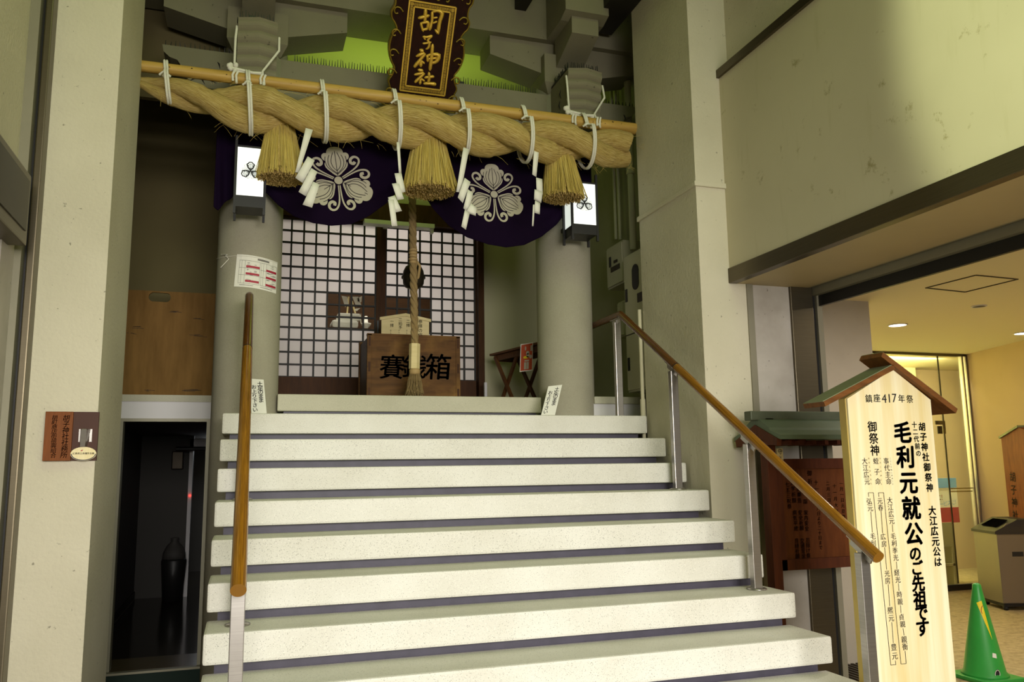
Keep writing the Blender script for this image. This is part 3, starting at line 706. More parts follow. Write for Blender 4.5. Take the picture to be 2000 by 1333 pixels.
# ------------------------------------------------------------------ purple curtain with crests
CUY = 5.56
cb_px = [(417, 405), (424, 412), (440, 396), (470, 372), (500, 368), (522, 376), (545, 402), (575, 425), (610, 439), (645, 445), (685, 442), (720, 425), (755, 398), (778, 372), (800, 345), (822, 366), (845, 408), (875, 443), (910, 467), (950, 481), (985, 487), (1020, 482), (1055, 465), (1085, 440), (1105, 415), (1120, 392), (1135, 375), (1150, 385), (1156, 392)]
cb = [U(a, b, Y=CUY) for a, b in cb_px]
def cbot(x):
    for i in range(len(cb)-1):
        if x <= cb[i+1].x:
            f = (x-cb[i].x)/max(1e-6, cb[i+1].x-cb[i].x); f = max(0, min(1, f)); return cb[i].z+(cb[i+1].z-cb[i].z)*f
    return cb[-1].z
ctop = 3.98
xc0, xc1 = cb[0].x, cb[-1].x
swags = ((U(520, 380, Y=CUY).x, U(800, 345, Y=CUY).x), (U(800, 345, Y=CUY).x, U(1130, 375, Y=CUY).x))
def cy(x, z):
    f = (ctop-z)/max(.1, ctop-cbot(x)); d = 0
    for a, b in swags:
        if a <= x <= b:
            u = (x-a)/(b-a); bell = math.sin(math.pi*u); edge = 1-bell
            d -= .05*bell*f
            d += .012*math.sin(f*26+bell*1.5)*max(0, f-.66)*3*(.35+edge) + .010*edge*math.sin((f*14)+u*5)
    if x < swags[0][0]: d += .016*math.sin(x*85+z*4)*f
    return CUY+d
cur = thing('curtain', 'dark purple shrine curtain gathered in two swags behind the rope', 'curtain', (1.1, CUY, ctop))
m = MB(); nx, nz = 200, 46; G = []
for i in range(nx+1):
    x = xc0+(xc1-xc0)*i/nx; zb_ = cbot(x); G.append([m.b.verts.new(V(x, cy(x, ctop+(zb_-ctop)*j/nz), ctop+(zb_-ctop)*j/nz)) for j in range(nz+1)])
for i in range(nx):
    for j in range(nz): m.b.faces.new([G[i][j], G[i][j+1], G[i+1][j+1], G[i+1][j]]).smooth = True
o = obj('cloth', m, 'purple', cur); md = o.modifiers.new('thickness', 'SOLIDIFY'); md.thickness = .004
# crest drawing: leaves, tendrils and a centre disc, as flat shapes through a mapping f(u,v,lift)
HALF_LEAF = [(.035, .15), (.11, .20), (.19, .28), (.27, .36), (.325, .45), (.335, .54), (.30, .61), (.36, .66), (.40, .74), (.385, .82), (.32, .87), (.25, .87), (.235, .93), (.19, 1.0), (.11, 1.045), (0, 1.06)]
def smooth(pts, n=3):
    o = []
    for i in range(len(pts)-1):
        p0 = pts[max(0, i-1)]; p1 = pts[i]; p2 = pts[i+1]; p3 = pts[min(len(pts)-1, i+2)]
        for k in range(n):
            t_ = k/n; o.append(tuple(.5*((2*p1[j])+(-p0[j]+p2[j])*t_+(2*p0[j]-5*p1[j]+4*p2[j]-p3[j])*t_*t_+(-p0[j]+3*p1[j]-3*p2[j]+p3[j])*t_**3) for j in (0, 1)))
    o.append(pts[-1]); return o
def ribbon2(pts, w):
    L = []; R = []; n = len(pts); w = w if isinstance(w, (list, tuple)) else [w]*n
    for i in range(n):
        a = pts[max(0, i-1)]; b = pts[min(n-1, i+1)]; d = math.hypot(b[0]-a[0], b[1]-a[1]) or 1; q = (-(b[1]-a[1])/d*w[i]/2, (b[0]-a[0])/d*w[i]/2)
        L.append((pts[i][0]+q[0], pts[i][1]+q[1])); R.append((pts[i][0]-q[0], pts[i][1]-q[1]))
    return [[L[i], R[i], R[i+1], L[i+1]] for i in range(n-1)]
def crest_shapes():
    fill, line, stem = [], [], []
    hl = smooth(HALF_LEAF)
    leaf = hl+[(-a, b) for a, b in hl[::-1]]
    veins = [[(0, .16), (0, .92)]]
    for s in (-1, 1):
        veins += [smooth([(0, .30), (s*.10, .42), (s*.14, .58), (s*.11, .74), (s*.06, .88)], 4), smooth([(0, .22), (s*.15, .36), (s*.225, .52), (s*.22, .68), (s*.17, .80)], 4), smooth([(0, .19), (s*.2, .36), (s*.28, .48), (s*.31, .64), (s*.29, .76)], 4)]
    tend = []
    for s in (-1, 1):
        tend.append(smooth([(s*.025, .15), (s*.03, .4), (s*.045, .6), (s*.085, .76), (s*.17, .88), (s*.28, .90), (s*.36, .82), (s*.345, .70), (s*.26, .645), (s*.19, .69), (s*.215, .765)], 4))
    return leaf, veins, tend
LEAF, VEINS, TEND = crest_shapes()
def rot2(p, a): return (p[0]*math.cos(a)-p[1]*math.sin(a), p[0]*math.sin(a)+p[1]*math.cos(a))
def crest(f, parent, matf, matl, outline=False, tilt=0):
    mf, ml = MB(), MB()
    def fan(poly, c, lift, mb):   # triangles from the middle, subdivided across so that it follows the cloth
        n = len(poly)
        for i in range(n):
            a, b = poly[i], poly[(i+1) % n]; pr = None
            for k in range(5):
                t_ = k/4; cur_ = ((c[0]+(a[0]-c[0])*t_, c[1]+(a[1]-c[1])*t_), (c[0]+(b[0]-c[0])*t_, c[1]+(b[1]-c[1])*t_))
                if pr: mb.face([f(*pr[0], lift), f(*cur_[0], lift), f(*cur_[1], lift), f(*pr[1], lift)] if k > 1 else [f(*pr[0], lift), f(*cur_[0], lift), f(*cur_[1], lift)])
                pr = cur_
    for k in range(3):
        a = k*2*math.pi/3+tilt; R2 = lambda p: rot2(p, a)
        if outline: 
            for q in ribbon2([R2(p) for p in LEAF]+[R2(LEAF[0])], .12): mf.face([f(*p, .0012) for p in q])
            for v in VEINS:
                for q in ribbon2([R2(p) for p in v], .045): mf.face([f(*p, .0012) for p in q])
        else:
            fan([R2(p) for p in LEAF], R2((0, .6)), 0, mf)
            for v in VEINS:
                for q in ribbon2([R2(p) for p in v], .017): ml.face([f(*p, .0016) for p in q])
        a2 = a+math.pi/3
        for t_ in TEND:
            n = len(t_); ww = [(.03+.06*min(1, i/n*1.3)) for i in range(n)]
            for q in ribbon2([rot2(p, a2) for p in t_], ww if not outline else .03): mf.face([f(*p, .0) for p in q])
    d = [(.13*math.cos(i*math.pi/12), .13*math.sin(i*math.pi/12)) for i in range(24)]
    if not outline:
        fan(d, (0, 0), .001, mf)
        for q in ribbon2(d+[d[0]], .018): ml.face([f(*p, .0022) for p in q])
    else: fan(d, (0, 0), .0014, mf)
    if not outline: 
        p = obj('crest', mf, matf, parent); obj('crest_vein', ml, matl, p)
    else: p = obj('crest', mf, matf, parent); ml.b.free()
    return p
for (cpx, cpy, rpx, tl) in ((661, 353, 67, .14), (965, 380, 64, .06)):
    c = U(cpx, cpy, Y=CUY-.03); s_ = rpx*c.y/1603*1.02
    def fm(u, v, lift, c=c, s_=s_): x, z = c.x+u*s_, c.z+v*s_; return V(x, cy(x, z)-.006-lift, z)
    crest(fm, cur, 'crest', 'purple', False, tl)
# ------------------------------------------------------------------ lanterns
def lantern(px0, px1, pyt, pyb, side, lab):
    YF = 5.34; D = .17
    a = U(px0, pyb, Y=YF); b = U(px1, pyt, Y=YF); x0, x1, z0, z1 = a.x, b.x, a.z, b.z
    t = thing('lantern', lab, 'lantern', ((x0+x1)/2, YF, z0-.1), 'white box lanterns on the columns')
    sh = obj('shade', box((x0, YF, z0), (x1, YF+D, z1)), 'lamp_white', t)
    f = MB(); pw = .016
    for x in (x0-pw/2, x1+pw/2):
        for y in (YF, YF+D): f.box((x-pw/2, y-pw/2, z0-.12), (x+pw/2, y+pw/2, z1+.075))
    f.box((x0, YF-.006, z0-.075), (x1, YF+D+.006, z0)); f.box((x0, YF-.006, z1), (x1, YF+D+.006, z1+.012))
    f.box((x0+.03, YF+D, z0+.02), (x1-.03, CY-.17, z0+.05)); f.box((x0+.03, YF+D, z1-.06), (x1-.03, CY-.17, z1-.03))
    obj('frame', f, 'black', t)
    c = V((x0+x1)/2-.0, YF-.0015, (z0+z1)/2+.005); s_ = (x1-x0)*.34
    crest(lambda u, v, l: V(c.x+u*s_, c.y-l, c.z+v*s_), sh, 'ink', 'ink', True)
lantern(461, 517, 292, 381, 0, 'lit white box lantern with a black leaf crest on the left column')
lantern(1120, 1162, 361, 437, 1, 'lit white box lantern with a black leaf crest on the right column')
# ================================================================== PLAQUE
LEAN = math.radians(36)
PU = V(-.0, -math.sin(LEAN), math.cos(LEAN)); PN = V(0, -math.cos(LEAN), -math.sin(LEAN)); PR = V(1, 0, 0)
P0 = U(825, 185, Y=5.50)
def pl(zx, zy, lift=0):   # a point measured on the plaque's front
    return UP(740+zx/6.35, zy/6.35, P0, PN)+PN*lift
def pxz(p): d = p-P0; return d.dot(PR), d.dot(PU)
def pp(a, b, lift=0): return P0+PR*a+PU*b+PN*lift
bl, br = pxz(pl(268, 1110)), pxz(pl(818, 1185))
tl, tr = pxz(pl(362, 3)), pxz(pl(938, 82))
hx0, hx1 = (bl[0]+tl[0])/2, (br[0]+tr[0])/2; hb, ht = (bl[1]+br[1])/2, (tl[1]+tr[1])/2+.0
pc = (hx0+hx1)/2
plq = thing('shrine_plaque', 'tall dark wooden plaque with gold lettering and a scalloped gilt frame', 'plaque', P0)
half = [(1.42, -.20), (1.36, -.10), (1.27, -.045), (1.34, .04), (1.37, .09), (1.28, .16), (1.24, .24), (1.33, .30), (1.41, .38), (1.45, .48), (1.42, .57), (1.36, .64), (1.28, .67), (1.36, .74), (1.46, .79), (1.48, .86), (1.40, .93), (1.42, 1.02), (1.50, 1.08), (1.48, 1.16), (1.30, 1.2), (1.1, 1.26), (.6, 1.24), (.3, 1.3)]
hw = (hx1-hx0)/2; hh = ht-hb
ol = [(pc+a*hw, hb+b*hh) for a, b in half]+[(pc-a*hw, hb+b*hh) for a, b in half[::-1]]
ol = [ol[-1]]+ol if False else ol
ol = [(pc+(a-pc)*1.0+(1 if a > pc else -1)*hw*.5*max(0, abs(a-pc)/hw-1), b) for a, b in ol]
cl_ = smooth(ol+[ol[0]], 3)[:-1]
obj('gilt_edge', MB().prism([pp(a, b, -.045) for a, b in cl_], PN*.055), 'gold_dull', plq)
mc = (pc, (hb+ht)/2)
obj('frame_board', MB().prism([pp(mc[0]+(a-mc[0])*.955, mc[1]+(b-mc[1])*.978, .008) for a, b in cl_], PN*.006), 'lacquer', plq)
ed = MB(); ed.tube([pp(mc[0]+(a-mc[0])*.975, mc[1]+(b-mc[1])*.988, .012) for a, b in cl_+[cl_[0]]], .006, 6); obj('gilt_bead', ed, 'gold_dull', plq)
obj('panel', MB().prism([pp(hx0, hb, .015), pp(hx1, hb, .015), pp(hx1, ht, .015), pp(hx0, ht, .015)], PN*.004), 'lacquer', plq)
gb = MB()
def rect(g, w, l): 
    for a, b, c, d in ((hx0+g, hb+g, hx1-g, hb+g), (hx1-g, hb+g, hx1-g, ht-g), (hx1-g, ht-g, hx0+g, ht-g), (hx0+g, ht-g, hx0+g, hb+g)):
        gb.bar(pp(a, b, l), pp(c, d, l), w, .008, PN)
rect(0, .010, .022); rect(.036, .010, .022)
for (a, b, c, d) in ((hx0+.019, hb, hx0+.019, ht), (hx1-.019, hb, hx1-.019, ht), (hx0, hb+.019, hx1, hb+.019), (hx0, ht-.019, hx1, ht-.019)):
    p, q = pp(a, b, .021), pp(c, d, .021); n = int((q-p).length/.0085)
    for i in range(n): gb.obox(p.lerp(q, (i+.5)/n), (q-p).normalized(), PN.cross((q-p).normalized()), PN, .004, .018, .004)
obj('gilt_border', gb, 'gold', plq)
def scroll(a, b, m, s):
    pts = [(0, 0), (.02, .02), (.045, .02), (.055, 0), (.045, -.016), (.03, -.012)]
    obj('gilt_scroll', MB().tube([pp(a+x*m*s, b+y*s, .017) for x, y in smooth(pts, 3)], .006, 6), 'gold_dull', plq)
for k, m in ((-.10, 1), (.12, 1), (.34, 1), (.56, 1), (.8, 1), (1.02, 1)):
    scroll(hx1+.035, hb+k*hh+.04, 1, 1.1); scroll(hx0-.035, hb+k*hh+.04, -1, 1.1)
for f in (.25, .75): scroll(hx0+(hx1-hx0)*f, hb-.04, 1, .8); scroll(hx0+(hx1-hx0)*f, hb-.04, -1, .8)
for f in (.3, .7): scroll(hx0+(hx1-hx0)*f, ht+.04, 1, .8); scroll(hx0+(hx1-hx0)*f, ht+.04, -1, .8)
# brushed characters, stroke by stroke, in a 0..100 cell (measured off the plaque)
BR = {
 '胡': ((490, 110, 795, 430), [[(0, 66, 7), (20, 70, 8), (40, 75, 7)], [(27, 98, 8), (26, 80, 9), (24, 50, 7)], [(8, 46, 6), (12, 30, 6), (17, 16, 6)], [(8, 45, 5), (30, 50, 7), (38, 46, 7), (34, 26, 6)], [(14, 20, 6), (34, 24, 6)],
    [(54, 88, 7), (53, 55, 6), (44, 22, 8)], [(54, 88, 5), (75, 94, 7), (94, 84, 10), (84, 50, 8), (78, 12, 10)], [(78, 8, 9), (66, 20, 4)], [(60, 66, 4), (74, 68, 4)], [(58, 46, 4), (72, 52, 5)]]),
 '子': ((535, 430, 665, 610), [[(8, 88, 12), (40, 86, 9), (88, 94, 12)], [(88, 94, 12), (62, 74, 9), (45, 62, 9)], [(45, 62, 9), (66, 46, 10), (56, 14, 11), (34, 4, 7)], [(6, 42, 9), (40, 44, 8), (78, 50, 9)], [(12, 86, 9), (26, 70, 8)]]),
 '神': ((425, 545, 750, 870), [[(26, 78, 8), (34, 74, 9)], [(12, 55, 6), (28, 62, 8), (42, 64, 7), (26, 42, 7), (4, 16, 9)], [(28, 40, 6), (27, 18, 8)], [(30, 36, 5), (40, 28, 5)], [(52, 56, 6), (54, 36, 6)], [(50, 56, 5), (70, 62, 6), (96, 58, 10), (86, 34, 8), (62, 28, 5)], [(56, 44, 5), (86, 48, 5)], [(72, 98, 7), (68, 50, 8), (62, 4, 8)]]),
 '社': ((430, 850, 695, 1055), [[(22, 94, 9), (38, 90, 10)], [(4, 66, 7), (30, 72, 9), (46, 74, 8), (26, 46, 9), (6, 22, 10)], [(30, 42, 6), (28, 12, 9)], [(34, 40, 6), (48, 28, 6)], [(52, 48, 8), (72, 52, 8), (90, 54, 9)], [(70, 76, 9), (70, 40, 9), (66, 16, 8)], [(48, 12, 9), (72, 12, 9), (98, 8, 12)]]),
}
lt = MB()
for ch, ((x0, y0, x1, y1), strokes) in BR.items():
    for s_ in strokes:
        P = [pl(x0+(x1-x0)*a/100, y1-(y1-y0)*b/100, 0) for a, b, w in s_]; w_ = [w*(x1-x0)/100/6.35*5.3/1603*.98*(1.0 if ch in '胡神' else 1.3 if ch == '子' else .95) for a, b, w in s_]
        n = 10; pts = []; ws = []
        for k in range(n+1):
            f = k/n*(len(P)-1); i = min(len(P)-2, int(f)); g = f-i; i0, i3 = max(0, i-1), min(len(P)-1, i+2)
            c = (P[i]*2+(P[i+1]-P[i0])*g+(P[i0]*2-P[i]*5+P[i+1]*4-P[i3])*g*g+(-P[i0]+P[i]*3-P[i+1]*3+P[i3])*g**3)*.5
            pts.append(c+PN*.020); ws.append((w_[i]+(w_[i+1]-w_[i])*g)*(.75 if k in (0, n) else 1))
        lt.tube(pts, ws, 10); 
        for e in (0, -1): lt.lathe(pts[e], [(0, -ws[e]), (ws[e]*.7, -ws[e]*.7), (ws[e], 0), (ws[e]*.7, ws[e]*.7), (0, ws[e])], 8)
obj('lettering', lt, 'gold', plq)
obj('bracket_arm', MB().bar(pp(pc, ht*.4, -.03), V(P0.x+pc, 5.75, pp(pc, ht*.4).z+.12), .05, .05).bar(pp(pc, hb, -.03), V(P0.x+pc, 5.75, pp(pc, hb).z), .05, .05), 'rafter', plq)
# ================================================================== BELL ROPE
RY = 6.02
rt_, rb_ = U(803, 375, Y=RY), U(810, 672, Y=RY)
bell_rope = thing('bell_rope', 'braided hemp bell rope with wooden sleeve and frayed tassel in front of the offering box', 'rope', (rb_.x, RY, rb_.z-.4))
for s in range(3):
    pts = []; 
    for i in range(220):
        f = i/219; a = f*52+s*2*math.pi/3; c = rt_.lerp(rb_, f)+V(0, 0, (1-f)*.35); r = .014+.004*math.sin(f*9)*0
        pts.append(c+V(math.cos(a)*r, math.sin(a)*r, 0))
    obj('strand', MB().tube(pts, .0165, 10, True, True), 'hemp', bell_rope)
s0, s1 = U(810, 672, Y=RY), U(809, 721, Y=RY)
obj('wooden_sleeve', MB().tube([s0, s1], .041, 6, smooth=False), 'ema', bell_rope)
tz0, tz1 = U(810, 721, Y=RY), U(811, 772, Y=RY)
obj('tassel_collar', MB().lathe((tz0.x, RY, tz0.z-.045), [(.030, 0), (.042, .01), (.042, .035), (.036, .045)], 20), 'hemp', bell_rope)
m = MB()
for i in range(260):
    a = random.uniform(0, 6.283); r0 = .036*math.sqrt(random.random()); r1 = r0*1.9; L = random.uniform(.8, 1.08)*(tz0.z-tz1.z-.03); ph = random.uniform(0, 6)
    m.tube([V(tz0.x+r0*math.cos(a), RY+r0*math.sin(a), tz0.z-.03)]+[V(tz0.x+(r0+(r1-r0)*f)*math.cos(a)+.006*math.sin(ph+f*7), RY+(r0+(r1-r0)*f)*math.sin(a), tz0.z-.03-L*f) for f in (.3, .6, .85, 1)], .0026, 4, True, True)
o = obj('tassel', m, 'hemp', bell_rope); o['kind'] = 'stuff'
kz = U(806, 495, Y=RY)
m = MB()
for i in range(5): m.lathe((kz.x+.004, RY, kz.z-.07+i*.024), [(.026, -.012), (.033+.003*(i % 2), 0), (.026, .012)], 16)
m.tube([V(kz.x+.03, RY, kz.z-.06), V(kz.x+.06, RY+.02, kz.z-.09), V(kz.x+.055, RY+.05, kz.z-.17), V(kz.x+.035, RY+.1, kz.z-.2)], .011, 8)
obj('binding', m, 'hemp', bell_rope)
bc = U(807.5, 541, Y=RY+.14)
bell = thing('suzu_bell', 'round dark bronze bell hanging behind the braided rope', 'bell', (bc.x, RY+.14, bc.z), None)
bell.name = 'shrine_bell'
obj('body', MB().lathe(bc, [(0, .098), (.035, .096), (.062, .078), (.078, .045), (.083, .012), (.083, -.02), (.080, -.055), (.066, -.082), (.04, -.094), (0, -.096)], 40), 'bronze', bell)
obj('rim', MB().lathe(bc+V(0, 0, -.006), [(.082, -.008), (.093, -.006), (.093, .006), (.082, .010)], 40), 'bronze', bell)
obj('hanger', MB().tube([bc+V(0, 0, .095), bc+V(.004, 0, .13), V(kz.x+.035, RY+.1, kz.z-.2)], .009, 8), 'bronze', bell)
# ================================================================== OFFERING BOX
OY = 6.28
ob0 = U(717, 700, Y=OY); ob1 = U(899, 700, Y=OY); oz1 = U(720, 652, Y=OY).z; oz0 = 2.145
ox0, ox1 = ob0.x, ob1.x
ob = thing('offering_box', 'large aged wooden offering box with black brushed lettering at the top of the stairs', 'box', ((ox0+ox1)/2, OY, oz0))
obj('front_board', box((ox0+.012, OY+.006, oz0+.02), (ox1-.012, OY+.04, oz1-.006)), 'box_wood', ob)
obj('body', MB().box((ox0+.01, OY+.04, oz0+.02), (ox1-.01, OY+.50, oz1-.02)), 'box_dark', ob)
for x in (ox0, ox1-.036):
    for y in (OY, OY+.48): obj('corner_post', box((x, y, oz0), (x+.036, y+.036, oz1), .003), 'box_wood', ob)
m = MB()
for x in (ox0+.010, ox1-.026):
    for z in (.06, .44, .82): zz = oz0+(oz1-oz0)*z; m.box((x, OY-.004, zz), (x+.016, OY+.01, zz+.075))
obj('tenon', m, 'lattice', ob)
m = MB()
for i in range(9): m.box((ox0+.04, OY+.05+i*.05, oz1-.03), (ox1-.04, OY+.075+i*.05, oz1-.008))
obj('grille', m, 'box_dark', ob)
obj('top_rail', box((ox0, OY, oz1-.012), (ox1, OY+.05, oz1+.004)), 'box_wood', ob); obj('top_rail', box((ox0, OY+.47, oz1-.012), (ox1, OY+.52, oz1+.004)), 'box_wood', ob)
m = MB()
for ch, px, sz in (('賽', 766, 52), ('銭', 810, 50), ('箱', 856, 56)): put(m, ch, U(px, 717, Y=OY+.003)+V(0, -.0, 0), XR, ZU, sz*6.2/1603*1.0, .012, .08)
for v in m.b.verts: v.co.y = OY+.003
obj('lettering', m, 'ink_soft', ob)
# pale board behind it
EY = 6.88
e0, e1 = U(745, 640, Y=EY), U(838, 640, Y=EY); et = U(793, 614, Y=EY).z; es = U(745, 623, Y=EY).z
em = thing('etiquette_board', 'pale roofed board with worship instructions standing behind the offering box', 'sign', ((e0.x+e1.x)/2, EY, 2.145))
xm = (e0.x+e1.x)/2
obj('board', MB().prism([V(e0.x, EY, 2.45), V(e1.x, EY, 2.45), V(e1.x, EY, es), V(xm, EY, et-.01), V(e0.x, EY, es)], (0, .02, 0)), 'ema', em)
obj('roof_strip', MB().prism([V(e0.x-.015, EY-.012, es-.012), V(xm, EY-.012, et-.02), V(e1.x+.015, EY-.012, es-.012), V(e1.x+.015, EY-.012, es+.012), V(xm, EY-.012, et+.006), V(e0.x-.015, EY-.012, es+.012)], (0, .04, 0)), 'ema', em)
obj('leg', MB().box((e0.x+.03, EY+.02, 2.145), (e0.x+.06, EY+.04, 2.7)), 'ema', em); obj('leg', MB().box((e1.x-.06, EY+.02, 2.145), (e1.x-.03, EY+.04, 2.7)), 'ema', em)
m = MB()
def vcol(mb, s, p0, p1, Y, szpx, dist, bold=0, slant=0):
    column_text(mb, s, U(*p0, Y=Y), U(*p1, Y=Y), XR, ZU, szpx*dist/1603, bold, slant)
vcol(m, '参拝の作法', (821, 629), (821, 663), EY-.002, 8.5, 7.1, .008)
vcol(m, '二拝', (797, 628), (797, 636), EY-.002, 7.5, 7.1, .006); vcol(m, '二拍手', (782, 625), (782, 640), EY-.002, 7.5, 7.1, .006); vcol(m, '一拝', (765.5, 628), (765.5, 636), EY-.002, 7.5, 7.1, .006)
for x in (797, 782, 765.5):
    vcol(m, '深くお辞儀' if x != 782 else '手を打つ', (x-2.5, 646), (x-2.5, 658), EY-.002, 3, 7.1, 0)
obj('lettering', m, 'ink', em)
# white floor notices leaning on the columns
def notice(bl, br, tl, tr, Yb, lab, rev):
    Z = 1.98; a = U(*bl, Y=Yb); b = U(*br, Y=Yb); c = U(*tr, Y=Yb+.10); d = U(*tl, Y=Yb+.10)
    dz = Z+.001-min(a.z, b.z); 
    t = thing('floor_notice', lab, 'sign', (a+b)/2, 'white notices on the top step'); 
    R = (b-a).normalized(); up = (d-a); up -= R*0; n = R.cross(up).normalized(); ext = -n*.006
    if n.y > 0: n = -n; ext = -n*.006
    obj('plate', MB().prism([a, b, c, d], ext), 'paper', t)
    m = MB(); up_n = up.normalized()
    def P(u, v): return a.lerp(b, u).lerp(d.lerp(c, u), v)+n*.0012
    column_text(m, '土足のまま', P(.70, .86), P(.70, .38), R, up_n, (b-a).length*.40, .016)
    column_text(m, 'お上り下さい', P(.26, .76), P(.26, .10), R, up_n, (b-a).length*.36, .016)
    obj('lettering', m, 'ink', t)
notice((491, 808), (521, 808), (488, 740), (515, 742), 5.45, 'white upright notice at the foot of the left column behind the handrail', 0)
notice((1057, 811), (1084, 811), (1071, 755), (1098, 752), 5.45, 'white leaning notice at the foot of the right column', 1)
# timetable paper on the left column
pa = thing('paper_notice', 'white paper timetable with red bars wrapped on the left column', 'paper', (-.05, 5.64, 2.7), None)
cxc, cyc, rc = -.011, 5.86, .2165
def cpt(px, py, lift=0):   # where a sight line meets the column
    d = ray(px, py); A = d.x**2+d.y**2; B = 2*(d.x*(EYE.x-cxc)+d.y*(EYE.y-cyc)); C_ = (EYE.x-cxc)**2+(EYE.y-cyc)**2-(rc+lift)**2
    t_ = (-B-math.sqrt(max(0, B*B-4*A*C_)))/(2*A); return EYE+d*t_
def cbil(u, v):   # paper corner points in the picture frame
    x = (463+(542-463)*u)*(1-v)+(457+(539-457)*u)*v; y = (497+(513-497)*u*u)*(1-v)+(560+(574-560)*u*u)*v
    return x, y
def patch(mb, u0, u1, v0, v1, lift):
    n = 8; pr = None
    for i in range(n+1):
        u = u0+(u1-u0)*i/n; cur_ = (cpt(*cbil(u, v0), lift), cpt(*cbil(u, v1), lift))
        if pr: mb.face([pr[0], pr[1], cur_[1], cur_[0]], True)
        pr = cur_
sheet = MB(); patch(sheet, 0, 1, 0, 1, .001); sh_ = obj('sheet', sheet, 'paper', pa)
m = MB()
for v in (.32, .54, .77): patch(m, .25, .58, v, v+.065, .003); patch(m, .74, .98, v+.02, v+.085, .003)
obj('red_bar', m, 'red', pa)
m = MB(); rr = random.Random(3)
for u in (.08, .14, .22, .585, .62, .67, .74, .985): patch(m, u, u+.004, .17, .88, .0025)
for v in (.17, .40, .62, .88): patch(m, .08, .58, v, v+.006, .0025); patch(m, .60, .985, v, v+.006, .0025)
for v in (.07, .10): patch(m, .52, .80, v, v+.02, .0025)
for k in range(40):
    u = rr.choice((.27, .35, .45, .76, .84, .9)); v = rr.uniform(.2, .84); patch(m, u, u+rr.uniform(.03, .08), v, v+.008, .0025)
patch(m, .12, .45, .93, .94, .0025); patch(m, .62, .9, .93, .94, .0025)
obj('print', m, 'bronze', pa)
m = MB(); pts = [cpt(423+i*2.1, 506-6*math.sin(min(1, i/18)*1.57)+(max(0, i-18)/38)**2*14, .002) for i in range(58)]; m.tube(pts, .0018, 5)
m.tube([cpt(432, 498, .004), cpt(444, 498, .01), cpt(440, 500, .006), cpt(447, 506, .012), cpt(431, 523, .01)], .003, 5); obj('wire', m, 'cord', pa)
# cracks / joint lines on columns
# ================================================================== HANDRAILS
def rail(X, lab, sgn, low, kink_y, end_y, mt, posts, split):
    z0 = low.z; slope = (2.714-1.239)/(5.31-2.912); k = V(X, kink_y, z0+(kink_y-low.y)*slope); e = V(X, end_y, k.z)
    t = thing('handrail', lab, 'handrail', (X, 3.6, 0), 'handrails beside the stairs')
    kk = k-(k-low).normalized()*.02; k2 = k+V(0, .02, 0)
    def at(y): return low.lerp(k, (y-low.y)/(kink_y-low.y)) if y < kink_y else V(X, y, k.z)
    j = at(split)
    obj('lower_rail', MB().tube([low, j], .0262, 20, True, True), 'handrail', t); obj('upper_rail', MB().tube([j, kk, k, k2, e], .0255, 20, True, True), mt, t)
    d = (k-low).normalized(); obj('joint_ring', MB().tube([j-d*.004, j+d*.004], .0268, 20), 'black', t)
    for (y, zb_) in posts:
        p = at(y); ok = y < kink_y; off = -.03
        post = obj('post', MB().box((X-.024, y-.02, zb_), (X+.024, y+.02, p.z-.05), .003), 'steel', t)
        br_ = MB(); dd = d if ok else V(0, 1, 0); br_.bar(p-dd*.07+V(0, 0, -.04), p+dd*.07+V(0, 0, -.04), .008, .036); br_.bar(p-dd*.1+V(0, 0, -.026), p+dd*.085+V(0, 0, -.026), .03, .006)
        br_.box((X-.01, y-.012, p.z-.06), (X+.01, y+.012, p.z-.025)); obj('bracket_plate', br_, 'steel', post)
        obj('base_flange', MB().lathe((X, y, zb_), [(.052, 0), (.052, .006), (.04, .010), (0, .010)], 28), 'steel', post)
    return t
XH = 2.56
rl = U(1716, 1090, X=XH)
k_ = U(1212, 617, X=XH); e_ = U(1124, 652, X=XH)
def py_at(px, py): return U(px, py, X=XH).y
posts = [(U(1692, 1200, X=XH).y, SZ(11)), (3.818, SZ(8)), (4.60, SZ(5)), (U(1206, 680, X=XH).y, SZ(2)), (U(1137, 720, X=XH).y, SZ(2))]
rail(XH, 'varnished handrail with steel posts on the right side of the stairs', 1, rl, k_.y, e_.y, 'rail_dark', posts, 4.55)
rail(-.005, 'varnished handrail with a steel post on the left side of the stairs', -1, V(-.005, 2.93, 1.25), k_.y, e_.y, 'rail_dark', [(3.06, SZ(11)), (3.812, SZ(8)), (4.60, SZ(5)), (5.42, SZ(2))], 4.62)
# ================================================================== ROOFED FESTIVAL SIGN (front right)
GYS = 3.2
def sgn(px, py, lift=.002): return U(px, py, Y=GYS-lift)
a = sgn(1655.5, 779); b = sgn(1818, 781); ap = sgn(1743, 718, 0)
sx0, sx1 = a.x, b.x; xa = ap.x
fs = thing('festival_sign', 'tall pale wooden roofed signboard with black festival lettering at the foot of the stairs', 'sign', ((sx0+sx1)/2, GYS, 0))
SD = .045
zc_ = a.z
obj('board', MB().prism([V(sx0, GYS, .12), V(sx1, GYS, .12), V(sx1, GYS, zc_), V(xa, GYS, ap.z-.01), V(sx0, GYS, zc_)], (0, .012, 0)), 'pine', fs)
obj('side_frame', MB().prism([V(sx0-.004, GYS+.012, .10), V(sx1, GYS+.012, .10), V(sx1, GYS+.012, zc_), V(xa, GYS+.012, ap.z-.012), V(sx0-.004, GYS+.012, zc_)], (0, SD, 0)), 'pine_side', fs)
obj('foot', MB().box((sx0-.06, GYS-.15, 0), (sx0+.02, GYS+.32, .1), .004), 'pine_side', fs); obj('foot', MB().box((sx1-.02, GYS-.15, 0), (sx1+.06, GYS+.32, .1), .004), 'pine_side', fs)
